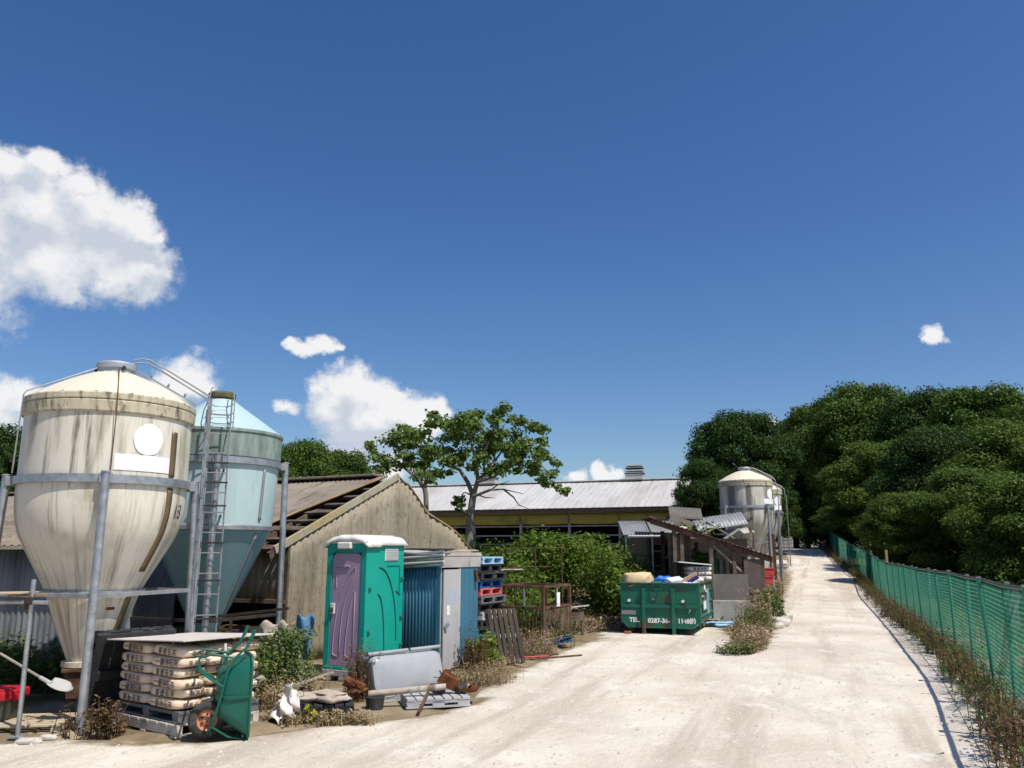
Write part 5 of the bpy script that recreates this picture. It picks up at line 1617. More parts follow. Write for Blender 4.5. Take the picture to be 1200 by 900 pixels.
# ------------------------------------------------------------------ clutter between the silos and the toilet
def build_debris():
    t = thing('rail_beam', 'thin dark steel rail sloping past the turquoise silo', 'rail', (0, 0, 0))
    MB().bar((-4.75, 12.6, .98), (-3.25, 12.2, 1.16), .03, .04).build('rail', 'dark_steel', t)
    for a in ((-4.15, 12.44, 1.03), (-4.55, 12.55, .98)):
        MB().bar((a[0], a[1], 0), a, .035).build('post', 'dark_steel', t)
    t = thing('torn_sheet', 'torn white sheet hanging behind the turquoise silo leg', 'sheet', (-3.6, 12.9, .72))
    mb = MB()
    mb.grid(lambda a, b: ((a - .5) * .50 + .05 * math.sin(b * 7), .05 * math.sin(a * 9 + b * 4), (b - .5) * .38 * (1 - .35 * a * (1 - b)) + .04 * math.sin(a * 13)), 16, 8)
    mb.build('sheet', 'dirty_sack', t, smooth=60, solid=.004)
    t = thing('blue_sheet_scrap', 'crumpled blue sheet piece at the barn corner', 'sheet', (-3.22, 12.75, .62))
    mb = MB()
    mb.grid(lambda a, b: ((a - .5) * .28 + .10 * b, .04 * math.sin(a * 8 + b * 9), (b - .5) * .8 + .03 * math.sin(a * 11)), 10, 14)
    mb.build('sheet', 'blue_sheet', t, smooth=60, solid=.006)
    for i, (c, s, e, m, lab) in enumerate((((-3.75, 13.0, .30), (.9, .5, .5), (0, 0, .3), 'grey_wood', 'grey wooden crate under the torn white sheet'),
                                          ((-3.05, 11.6, .16), (1.3, .10, .03), (.1, R(-14), .45), 'grey_wood', 'long grey plank lying in the weeds left of the toilet'),
                                          ((-3.3, 11.35, .08), (1.1, .14, .04), (0, R(-4), .2), 'old_wood', 'dark plank flat on the ground left of the toilet'),
                                          ((-3.5, 11.0, .22), (.7, .08, .05), (.2, R(-22), .8), 'grey_wood', 'short broken plank propped behind the wheelbarrow'))):
        o = MB().box((0, 0, 0), s).build('crate' if i == 0 else 'plank', m, None, bevel=.006, loc=c, rot=e)
        tag(o, lab, 'crate' if i == 0 else 'plank')
    # dark pallet with two flat sacks and a rag
    plastic_pallet('plastic_pallet', 'black plastic pallet with two dirty sacks by the toilet', 'pallet_black', (-2.40, 10.62, 0), R(14), size=(.86, .62, .16))
    blob('dirty_sack', 'left dirty flat sack on the black pallet', 'sack', 'dirty_sack', (-2.62, 10.58, .205), (.20, .26, .055), 31.0, R(60), amp=.25)
    blob('dirty_sack', 'right dirty flat sack on the black pallet', 'sack', 'dirty_sack', (-2.27, 10.60, .215), (.20, .27, .060), 37.0, R(50), amp=.25)
    t = thing('plastic_rag', 'crumpled white plastic rag right of the wheelbarrow', 'rag', (-2.72, 10.1, 0))
    mb = MB()
    def rag(a, b):
        x = (a - .5) * (.46 - .30 * b); h = .42 * b ** 1.5 * (.5 + .5 * math.sin(a * 3.1))
        return (x + .10 * b + .03 * math.sin(a * 17 + b * 5), .12 * (1 - b) * math.cos(a * 6) + .04 * math.sin(b * 13 + a * 9), .015 + h + .03 * (1 + math.sin(a * 21 + b * 8)) * (1 - .5 * b))
    mb.grid(rag, 34, 16)
    mb.build('rag', 'rag_white', t, smooth=60, solid=.004)
    # rusty chain heap
    t = thing('rusty_scrap', 'dark rusty bent scrap on the pallet below the purple door', 'scrap', (-1.98, 10.80, .16))
    for k in range(9):
        a = k * 1.3
        MB().path([(.10 * math.cos(a), .07 * math.sin(a), .02 * k), (.16 * math.cos(a + .8), .08 * math.sin(a + .8), .03 + .02 * k), (.06 * math.cos(a + 2), .09 * math.sin(a + 2), .06 + .016 * k)], .022, 6).build('bent_rod', 'rust' if k % 3 else 'rust_bar', t, smooth=60)
    for k in range(3):
        MB().box((.06 - .07 * k, -.02, .16 + .02 * k), (.14, .10, .07), Euler((.4 * k, .5, .9 * k)).to_matrix()).build('bracket', 'rust', t, bevel=.01)
build_debris()

def build_trough():
    t = thing('grey_trough', 'grey plastic trough tipped on its side before the blue shed', 'trough', (-1.40, 12.0, .10), R(12), rot=(R(-16), 0, R(42)))
    # bottom faces the yard, rim towards the shed
    L0, H0, L1, H1, D = 1.16, .46, 1.28, .56, .32
    mb = MB()
    n = 8
    def ring(l, h, y, r):
        pts = []
        for cx, cz, a0 in ((l / 2 - r, h - r, 0), (-l / 2 + r, h - r, 90), (-l / 2 + r, r, 180), (l / 2 - r, r, 270)):
            for q in range(n + 1):
                a = R(a0 + 90 * q / n)
                pts.append((cx + r * math.cos(a), y, cz + r * math.sin(a)))
        return pts
    rs = [ring(L0 - .10, H0 - .10, .0, .05), ring(L0, H0, .03, .09), ring(L1, H1, D, .10)]
    rs[0] = [(x, y, z + .05) for x, y, z in rs[0]]
    k = len(rs[0])
    fs = [tuple(range(k))]
    for q in range(2):
        for i in range(k):
            fs.append((q * k + (i + 1) % k, q * k + i, (q + 1) * k + i, (q + 1) * k + (i + 1) % k))
    mb.add([p for r_ in rs for p in r_], fs)
    mb.build('shell', 'trough_grey', t, smooth=40, solid=.012)
    MB().path(rs[2], .022, 7, closed=True).build('rim', 'dark_steel', t, smooth=60)
    MB().tube((-.62, .06, .51), (.04, .05, .52), .026, 10).build('edge_rail', 'trough_grey', t, smooth=40)
    MB().tube((.08, .05, .52), (.62, .06, .53), .026, 10).build('edge_rail', 'trough_grey', t, smooth=40)
    plastic_pallet('plastic_pallet', 'pale grey plastic pallet under the rusty scrap by the trough', 'pallet_pale', (-1.02, 11.33, 0), R(16), size=(.84, .58, .125))
    plastic_pallet('plastic_pallet', 'pale plastic pallet half under the grey trough', 'pallet_pale', (-1.62, 11.80, 0), R(40), size=(.62, .50, .10))
    o = MB().tube((-.50, 0, 0), (.50, 0, 0), .044, 14, .038).build('rusty_pipe', 'dirty_pipe', None, smooth=40, loc=(-1.36, 11.14, .20), rot=(0, R(-4), R(10)))
    tag(o, 'dirty rust stained pipe lying in front of the grey trough', 'pipe')
    o = MB().bar((0, 0, 0), (.09, .36, .20), .03, .035).build('wood_stick', 'rust_bar', None, loc=(-1.16, 10.62, .01))
    tag(o, 'brown stick leaning on the pale pallet', 'stick')
    o = MB().tube((0, 0, 0), (.0, 0, .14), .11, 16, .12).build('black_pot', 'pallet_black', None, smooth=40, loc=(-1.76, 11.02, 0))
    tag(o, 'black round plastic pot at the left foot of the trough', 'pot')
    t = thing('rusty_machine', 'rusty orange machine scrap heaped on the pale pallet', 'scrap', (-.86, 11.32, .125), R(20))
    MB().box((.02, 0, .16), (.26, .10, .16), Euler((.3, R(28), .2)).to_matrix()).build('rusted_box', 'rust', t, bevel=.012)
    MB().box((.05, .02, .24), (.20, .03, .05), Euler((.2, R(35), .3)).to_matrix()).build('rusted_plate', 'rust', t, bevel=.006)
    MB().tube((-.18, .05, .22), (.02, 0, .20), .012, 7).build('rod', 'galv_dull', t)
    MB().tube((-.10, .02, .30), (-.02, 0, .16), .010, 7).build('rod', 'rust_bar', t)
    MB().lathe([(.0, .01), (.12, .015), (.15, .06), (.155, .07), (.12, .03), (0, .025)], 20, (.30, .02, .0)).build('rusted_dish', 'rust', t, smooth=40)
    MB().box((-.12, .04, .07), (.18, .14, .10), Euler((.2, .1, .5)).to_matrix()).build('motor_block', 'dark_steel', t, bevel=.015)
    MB().tube((.12, -.06, .05), (.26, .05, .08), .05, 10).build('motor', 'dark_steel', t, smooth=40)
    for k in range(5):
        MB().tube((.28 + .03 * math.cos(k), .02 + .05 * math.sin(k * 2), .05), (.30 + .05 * math.cos(k * 1.7), .03 + .06 * math.sin(k), .10), .014, 6).build('bolt', 'galv_dull' if k % 2 else 'rust', t)
build_trough()
for k, (a, b) in enumerate((((.05, 15.9, .012), (.9, 16.45, .03)), ((.25, 15.75, .012), (1.35, 16.4, .02)), ((-.1, 16.0, .012), (.7, 16.1, .035)))):
    o = MB().tube(a, b, .016, 6).build('thin_rod', 'rust_bar' if k != 2 else 'red_junk', None)
    tag(o, ('long brown rod on the ground in front of the cage', 'longest brown rod lying out on the white ground', 'reddish rod nearest the leaning pallet')[k], 'rod')

# ------------------------------------------------------------------ open timber shelter behind the skip
def build_shelter():  # timber posts, one long eave
    t = thing('timber_shelter', 'open timber shelter with sloping rusty roof edge behind the skip', 'shelter', (0, 0, 0))
    a, b = Vector((4.05, 24.0, 2.86)), Vector((7.55, 24.0, 1.74))
    MB().bar(a, b, .14, .10, up=(0, 1, 0)).build('eave_beam', 'rust_bar', t, bevel=.01)
    mb = MB()
    d = (b - a)
    corrugated(mb, a + Vector((0, -.12, .09)), d, (0, 1, .02), (0, 0, 1), d.length, lambda s: 2.0, pitch=.13, amp=.016, seg=4, rows=2)
    mb.build('roof', 'rust_bar', t, smooth=60, solid=.012)
    for i, (x, zt) in enumerate(((4.70, 2.62), (4.92, 2.55), (5.75, 2.28), (6.42, 2.08), (7.22, 1.82))):
        for y in ((24.05, 25.9) if i in (0, 2, 4) else (24.1,)):
            MB().bar((x, y, 0), (x + .03, y, zt), .11, .11).build('post', 'old_wood', t, bevel=.008)
    MB().bar((5.8, 24.1, 2.2), (6.9, 24.1, 1.2), .07, .05).build('brace', 'grey_wood', t)
    MB().bar((6.2, 24.2, 1.9), (6.9, 24.2, 1.45), .05, .05).build('brace', 'old_wood', t)
    MB().box((5.15, 25.0, 1.25), (.5, .04, 2.5)).build('wall_board', 'brown_panel', t)
    for q in range(3):
        MB().box((4.62 + .13 * q, 24.16, 1.25), (.125, .04, 2.55 - .04 * q)).build('wall_board', 'old_wood', t, bevel=.004)
    for q in range(6):
        MB().box((6.42 + .10 * q, 25.9, .95), (.09, .03, 1.6)).build('wall_board', 'galv_dull' if q % 2 else 'old_wood', t)
    MB().box((6.95, 24.02, 1.30), (.50, .04, .95)).build('side_panel', 'brown_panel', t, bevel=.005)
    MB().box((6.93, 24.04, .60), (.46, .03, .6)).build('side_panel', 'brown_panel', t)
    MB().box((5.9, 26.4, 1.2), (3.2, .06, 2.4)).build('back_wall', 'interior_shade', t)
    mb = MB()
    mb.grid(lambda p, q: (5.75 + .55 * p, 25.5 + .08 * math.sin(p * 7), 1.0 + 1.0 * q + .05 * math.sin(p * 5 + q * 3)), 10, 10)
    mb.build('green_netting', 'green_net', t, smooth=60, solid=.01)
build_shelter()
def build_hut():
    t = thing('window_hut', 'small dark hut with pale window frame and grey sheet roof', 'hut', (3.55, 26.0, 0))
    MB().box((.85, 1.2, .62), (1.7, .06, 1.24)).build('back_wall', 'interior_shade', t)
    MB().box((.85, .0, .62), (1.7, .06, 1.22)).build('front_wall', 'grey_sheet', t, bevel=.004)
    for x in (.03, 1.67):
        MB().box((x, .62, 1.2), (.06, 1.1, 2.4)).build('side_wall', 'interior_shade', t)
    MB().box((.85, 1.24, 1.8), (1.7, .05, 1.3)).build('back_wall', 'interior_shade', t)
    f = MB()
    f.box((.85, -.02, 1.26), (1.72, .08, .05)); f.box((.85, -.02, 2.44), (1.72, .08, .05))
    fr = f.build('window_frame', 'galv', t, bevel=.004)
    for x in (.03, .86, 1.66):
        MB().box((x, -.021, 1.85), (.045, .07, 1.12)).build('mullion', 'galv', fr)
    MB().box((.45, .01, 1.85), (.80, .012, 1.13)).build('pane', 'win_dark', fr)
    for i, (x, z, w, h, m) in enumerate(((1.1, 1.35, .35, .12, 'orange_wood'), (1.2, 1.55, .25, .06, 'orange_wood'), (1.15, 2.3, .5, .2, 'orange_wood'), (1.35, 1.8, .3, .05, 'grey_wood'), (1.05, 2.0, .25, .05, 'galv_dull'))):
        MB().box((x, .3, z), (w, .2, h)).build('stored_box', m, t, bevel=.005)
    for i in range(2):
        mb = MB()
        corrugated(mb, (-.08 + i * .92, -.25, 2.50), (1, 0, .0), (0, .93, .36), (0, -.36, .93), .88, lambda s: 1.3, pitch=.09, amp=.012, seg=4, rows=2)
        mb.build('roof_sheet', 'grey_sheet', t, smooth=60, solid=.012)
build_hut()
o = MB().box((0, 0, .32), (1.22, .9, .64)).build('concrete_block', 'concrete', None, bevel=.02, loc=(6.17, 24.0, 0), rot=(0, 0, R(-4)))
tag(o, 'grey cast concrete block wall right of the skip', 'concrete block')
o = MB().box((0, 0, .36), (1.0, .04, .72)).build('standing_board', 'grey_board', None, bevel=.004, loc=(6.22, 23.72, .64), rot=(R(-6), 0, R(-4)))
tag(o, 'large grey board standing on the concrete block', 'board')
for l in range(11):
    for i in range(2):
        o = link('lime_sack', SACKS[(l + i) % 4], None, (5.32 + .0 * i, 24.0 + i * .36 if False else 23.72 + i * .36, .21 + l * .13), (0, R(2 * math.sin(l)), R(90 + 4 * math.sin(l * 2 + i))), )
        o.scale = (1, 1.05, 1.12)
        for s_ in o.material_slots:
            s_.link = 'OBJECT'; s_.material = MATS['sack_white']
        tag(o, f'white paper sack behind the skip, {["bottom", "second", "third", "fourth", "fifth", "sixth", "seventh", "eighth", "ninth", "tenth", "top"][l]} layer, {"front" if i == 0 else "rear"} row', 'sack', 'white sacks stacked behind the skip')
        if i == 0 and l > 2:
            w = link('lettering', T4L, o)
            w.matrix_local = Matrix.Translation((-.1835, -.0, -.004)) @ Euler((R(90), 0, R(-90))).to_matrix().to_4x4()
proto_w = wood_pallet('wood_pallet', 'low wooden pallet under the white sacks behind the skip', 'pale_wood', (5.32, 23.9, .0), 0, size=(1.0, .9, .14))
o = MB().box((0, 0, 0), (.95, .9, .03)).build('cover_board', 'junk_white', None, bevel=.003, loc=(5.15, 23.9, 1.66), rot=(0, R(5), R(3)))
tag(o, 'thin white board on the far white sacks behind the skip', 'board')
blob('blue_tarp', 'crumpled pale blue tarp on the ground by the skip', 'tarp', 'pallet_lightblue', (5.75, 22.9, .05), (.42, .30, .07), 55.0, amp=.5)
t_ = thing('red_crates', 'bright red plastic crate beside the far silo leg', 'crate', (8.72, 28.6, .88), R(-15))
for k in range(2):
    b_ = MB().box((.03 * k, 0, .14 + .28 * k), (.48, .36, .24)).build('crate_body', 'red_junk', t_, bevel=.02)
    MB().box((.03 * k, 0, .27 + .28 * k), (.52, .40, .03)).build('crate_rim', 'red_junk', t_, bevel=.008)
t_['label'] = 'stacked pair of red plastic crates beside the far silo leg'
o = MB().box((0, 0, .45), (1.1, .06, .9)).build('pale_upright_board', 'pale_wall', None, bevel=.004, loc=(9.05, 31.2, .9), rot=(R(-5), 0, R(-14)))
tag(o, 'pale upright panel under the far grey silo', 'board')
o = MB().box((0, 0, .9), (.5, .05, 1.8)).build('brown_plank', 'rust_bar', None, bevel=.004, loc=(10.5, 33.2, .9), rot=(R(0), 0, R(-14)))
o.scale = (.3, 1, 1)
tag(o, 'tall brown plank upright between the two far silos', 'plank')
def build_ibc():
    z = float(ramp(71))
    t = thing('liquid_tank', 'white caged liquid tank in tree shade at the road end', 'tank', (23.6, 71, z), R(-20))
    MB().box((0, 0, .62), (.96, .96, .96)).build('bottle', 'ibc_plastic', t, bevel=.06)
    MB().box((0, 0, .07), (1.0, 1.0, .12)).build('base', 'galv_dull', t)
    for z_ in (.2, .5, .8, 1.08):
        for y in (-.5, .5):
            MB().bar((-.5, y, z_), (.5, y, z_), .025).build('cage_bar', 'galv', t)
        for x in (-.5, .5):
            MB().bar((x, -.5, z_), (x, .5, z_), .025).build('cage_bar', 'galv', t)
    for x in (-.5, -.17, .17, .5):
        MB().bar((x, -.52, .1), (x, -.52, 1.1), .025).build('cage_bar', 'galv', t)
        MB().bar((-.52, x, .1), (-.52, x, 1.1), .025).build('cage_bar', 'galv', t)
build_ibc()
for i, (x, y, s) in enumerate(((7.3, 23.0, .30), (7.0, 22.4, .20), (7.9, 24.6, .28), (16.0, 50.5, .9), (5.0, 18.2, .12), (6.1, 20.6, .15))):
    blob('rubble_stone', ('large pale rubble stone at the foot of the bank right of the block', 'smaller pale rubble stone below the bank', 'pale rubble stone up in the bank weeds', 'white rubble heap by the far end of the road', 'small stone in the near tip of the bank weeds', 'small stone halfway along the bank weeds')[i],
         'stone', 'stone', (x, y, float(zg(x, y)) + s * .25), (s, s * .8, s * .5), 60 + i, n=18, amp=.4)

# ------------------------------------------------------------------ green chain link fence
def build_fence():
    t = thing('mesh_fence', 'long green chain link fence with posts and dark top rail', 'fence')
    H = 1.58
    seg = np.hypot(np.diff(FX), np.diff(FY))
    cum = np.concatenate([[0], np.cumsum(seg)])
    def P(s):
        x = np.interp(s, cum, FX); y = np.interp(s, cum, FY)
        w = .10 * math.sin(s * .35) * (1 if s > 8 else .3)
        return Vector((float(x) + w * .5, float(y), float(zg(x, y)) + .010 * math.sin(s * 1.7) + .012 * math.sin(s * .61)))
    p_, hh = .062, H - .06
    # one shared panel of zigzag wires, two metres wide
    mb = MB()
    rad = .0020
    nw = int(2.0 / p_)
    ns = int(hh / (p_ / 2))
    for i in range(nw + 1):
        x0 = i * p_
        pts = []
        for k in range(ns + 1):
            pts.append((x0 + (p_ / 2 if (k + 0) % 2 else 0) + (0 if True else 0), .004 * (1 if k % 2 else -1), .04 + k * p_ / 2))
        pts2 = [(2 * x0 - x + p_ / 2 * 0, -y, z) for x, y, z in pts]
        mb.path(pts, rad, 3); mb.path([(x0 - (x - x0), y, z) for x, y, z in pts], rad, 3)
    panel = mb.build('chain_link', 'fence_wire', t)
    me = panel.data
    bpy.data.objects.remove(panel)
    mb = MB(); mb.tube((0, 0, -.2), (0, 0, H), .030, 10)
    post = mb.build('post', 'fence_green', t, smooth=40)
    pm = post.data; bpy.data.objects.remove(post)
    mb = MB(); mb.lathe([(.033, 0), (.033, .012), (.0, .016)], 10, (0, 0, 0)); mb.box((-.05, 0, .006), (.12, .055, .022))
    cp = mb.build('cap', 'galv_dull', t, smooth=40)
    cm = cp.data; bpy.data.objects.remove(cp)
    s = .2
    end = float(cum[-4])
    rail = []
    while s < end:
        a, b = P(s), P(s + 2.0)
        o = link('post', pm, t, a, (R(1.5 * math.sin(s * 2.1)), R(2 * math.sin(s * 1.3)), 0))
        if s < 46:
            link('post_cap', cm, o, (0, 0, H), (0, 0, math.atan2((b - a).y, (b - a).x)))
        d = b - a
        w = link('chain_link', me, t, a, (0, -math.atan2(d.z, math.hypot(d.x, d.y)), math.atan2(d.y, d.x)))
        w.scale = (d.length / 2.0, 1, 1)
        rl = MB().tube((0, 0, 0), b - a, .027, 8).build('top_rail', 'fence_rail', t, smooth=40, loc=a + Vector((0, 0, H - .03)))
        s += 2.0
build_fence()
t_ = thing('clear_plastic', 'torn grey clear plastic sheet caught on the fence wires', 'plastic sheet', (6.9, 11.4, 0))
mb = MB()
def film(a, b):
    yy = 12.0 - 1.75 * b ** .8 + (a - .5) * (.30 + .35 * math.sin(b * 2.6))
    return (float(fence_x(yy)) + .09 + .035 * math.sin(a * 9 + b * 12) - 6.9, yy - 11.4, .38 + 1.12 * b + .05 * math.sin(a * 5 + b * 17) * b)
mb.grid(film, 12, 30)
mb.build('sheet', 'clear_sheet', t_, smooth=60)
for x, y in ((15.9, 35.2), (20.6, 47.5), (23.2, 54.0)):
    z = float(zg(x, y))
    o = MB().bar((x, y, z - .1), (x, y, z + 1.95), .09).build('wooden_stake', 'tan_edge' if y < 40 else 'lime_wood', None)
    tag(o, {35.2: 'brown double stake rising behind the middle of the fence', 47.5: 'short pale stake behind the far part of the fence', 54.0: 'pale stake rising above the fence nearest the road end'}[y], 'stake')
# ------------------------------------------------------------------ trees
def limb(mb, pts, r0, r1, n=8):
    k = len(pts)
    mb.path(pts, [r0 + (r1 - r0) * i / (k - 1) for i in range(k)], n)
def crown_mesh(seed, R0, H0, lo, n_cl, per, size, mt, flat=.75, up=.5):
    """Leaf clumps over a crown about R0 wide and H0 high whose foot is at z=lo."""
    g = np.random.default_rng(seed)
    cl = []
    for i in range(n_cl):
        z = g.random() ** .75
        rr = math.sqrt(max(0.0, 1 - (2 * z - 1) ** 2 * (.9 if z > .5 else .35)))
        a = g.random() * 6.283
        q = rr * (0.5 + .58 * g.random())
        s = R0 * (.13 + .21 * g.random() ** 1.3)
        cl.append((R0 * q * math.cos(a) * .86, R0 * q * math.sin(a) * .86, lo + H0 * z * .92, s, int(per * (s / (R0 * .25)) ** 2)))
    return leaf_mesh('crown', cl, size, mt, flat=.58, up=up, seed=seed + 50, shell=.5)
def tree_proto(seed, R0, H, lo, n_cl, per, size, mt):
    cm = crown_mesh(seed, R0, H - lo, lo, n_cl, per, size, mt)
    mb = MB()
    g = random.Random(seed)
    limb(mb, [(0, 0, -.3), (.1, .05, lo * .6), (.05, -.1, lo + (H - lo) * .4), (.1, 0, lo + (H - lo) * .8)], .26, .06)
    for k in range(6):
        a = k * 1.05 + g.random() * .5
        z0 = lo * (.7 + .3 * g.random()) + (H - lo) * .25 * g.random()
        q = R0 * .62
        limb(mb, [(.05, 0, z0), (q * .5 * math.cos(a), q * .5 * math.sin(a), z0 + .7), (q * math.cos(a), q * math.sin(a), z0 + 1.3 + g.random() * 1.6)], .12, .03, 6)
    tr = mb.build('trunk', 'bark_and_slat_shade', None, smooth=60)
    tm = tr.data
    bpy.data.objects.remove(tr)
    return cm, tm
PROTO = [tree_proto(3, 4.0, 9.0, 2.3, 125, 900, .17, 'leaf_wood'), tree_proto(8, 4.4, 9.0, 2.0, 150, 800, .18, 'leaf_wood'),
         tree_proto(15, 4.2, 9.0, 2.2, 105, 1050, .16, 'leaf_wood')]
def put_tree(label, x, y, ztop, rad, k, mt=None, rz=0.0, group=None, zb=None):
    z = float(zg(x, y)) if zb is None else zb
    t = thing('broadleaf_tree', label, 'tree', (x, y, z), rz, group)
    H = (ztop - z) / 8.9
    r = rad / 4.1
    t.scale = (r, r, H)
    c = link('crown', PROTO[k][0], t)
    if mt:
        c.material_slots[0].link = 'OBJECT'
        c.material_slots[0].material = MATS[mt]
    link('trunk', PROTO[k][1], t)
    return t
def from_px(u, v, y):
    zc = y * .979
    return (u - 600) / 950 * zc * 1.03, 1.95 + (648 - v) / 950 * y * 1.005
WOOD = [  # where each crown stands: bearing, top, distance, radius, mesh, leaf, label
    (868, 488, 46, 3.5, 0, 'leaf_dark', 'dark round tree standing behind the far silos'),
    (822, 543, 35.3, 1.35, 2, 'leaf_dark', 'dark low tree hanging over the right end of the pale roof'),
    (925, 512, 84, 5.0, 1, 'leaf_dark', 'dark tree rising above the end of the white road'),
    (962, 478, 70, 5.2, 2, 'leaf_light', 'lighter green tree left of the tallest crown'),
    (1022, 452, 66, 5.6, 1, None, 'tallest tree crown on the skyline of the wood'),
    (1090, 462, 68, 5.6, 0, 'leaf_dark', 'flat dark crown on the skyline right of the tallest tree'),
    (1150, 458, 60, 5.6, 2, None, 'broad crown forming the right skyline of the wood'),
    (1225, 470, 52, 5.2, 1, None, 'tree cut by the right picture edge on the skyline'),
    (970, 545, 56, 3.6, 0, None, 'mid wood tree directly above the end of the fence'),
    (1030, 520, 54, 4.0, 2, 'leaf_light', 'pale green mid wood tree below the tallest crown'),
    (1095, 510, 50, 4.0, 1, 'leaf_dark', 'dark mid wood tree in the centre of the wood'),
    (1185, 500, 46, 4.4, 0, 'leaf_light', 'light feathery tree in the right middle of the wood'),
    (1010, 585, 47, 2.7, 1, None, 'low tree behind the far third of the fence'),
    (1060, 580, 43, 2.8, 0, 'leaf_light', 'low lit tree behind the middle of the fence'),
    (1130, 552, 41, 3.4, 2, 'leaf_light', 'layered bright tree low in front of the wood'),
    (1205, 560, 36, 3.0, 1, 'leaf_light', 'low tree at the right edge behind the fence'),
    (938, 590, 90, 4.5, 2, 'leaf_dark', 'dark tree closing the far end of the road'),
    (985, 575, 88, 5.0, 1, 'leaf_dark', 'hidden dark tree deep behind the road end'),
    (896, 565, 64, 2.6, 0, 'leaf_dark', 'dark tree low between the far silos and the road end'),
]
for i, (u, v, y, r, k, m, lab) in enumerate(WOOD):
    x, zt = from_px(u, v, y)
    y0 = y
    while u > 940 and x - float(fence_x(y)) < .85 * r * y / y0 and y < 95:   # keep every crown off the road, behind the fence
        y += 1.0
        x, zt = from_px(u, v, y)
    put_tree(lab, x, y, zt, r * y / y0, k, m, i * 1.37)
for u, v, y, r, k, m, lab in ((352, 520, 44, 2.4, 1, None, 'round green tree above the left barn roof beside the turquoise silo'), (405, 532, 46, 2.3, 2, None, 'lower green tree above the barn ridge'),
                              (-5, 503, 40, 2.6, 0, 'leaf_dark', 'dark tree at the left picture edge behind the cream silo'), (-70, 500, 42, 3, 1, 'leaf_dark', 'dark tree beyond the left picture edge')):
    x, zt = from_px(u, v, y)
    put_tree(lab, x, y, zt, r, k, m, u * .1, zb=0)

# paulownia pair behind the barn: open crowns carried on bare forking limbs
PAU = [(400, 210, 30, 0), (440, 255, 42, 0), (425, 290, 28, 0), (500, 150, 36, 0), (470, 215, 38, 0), (525, 180, 40, 0), (560, 230, 36, 0), (500, 268, 26, 0), (560, 300, 36, 0), (610, 330, 30, 0), (590, 260, 34, 0),
       (580, 135, 46, 1), (620, 105, 32, 1), (600, 200, 40, 1), (640, 250, 44, 1), (680, 130, 50, 1), (740, 105, 46, 1), (800, 90, 36, 1), (850, 95, 34, 1), (890, 62, 26, 1), (760, 170, 52, 1), (700, 200, 46, 1),
       (820, 160, 46, 1), (880, 140, 40, 1), (940, 130, 36, 1), (1000, 120, 30, 1), (1042, 135, 22, 1), (960, 190, 46, 1), (1020, 200, 40, 1), (900, 215, 46, 1), (840, 240, 46, 1), (780, 255, 44, 1), (720, 265, 36, 1),
       (660, 290, 32, 1), (1060, 235, 34, 1), (1000, 260, 40, 1), (950, 280, 34, 1), (900, 298, 30, 1), (1030, 310, 30, 1), (1080, 335, 28, 1), (1095, 290, 22, 1), (1125, 368, 20, 1), (1060, 350, 20, 1), (850, 300, 26, 1),
       (720, 418, 20, 1), (728, 448, 16, 1)]
def pau_xyz(x, y, Y):
    u, v = 320 + x / 3.333, 460 + y / 3.333
    X = (u - 600) / 950; Yv = (450 - v) / 950
    d = (X, .979 - Yv * .204, .204 + Yv * .979)
    k = Y / d[1]
    return (d[0] * k, Y, 1.95 + d[2] * k)
g = random.Random(4)
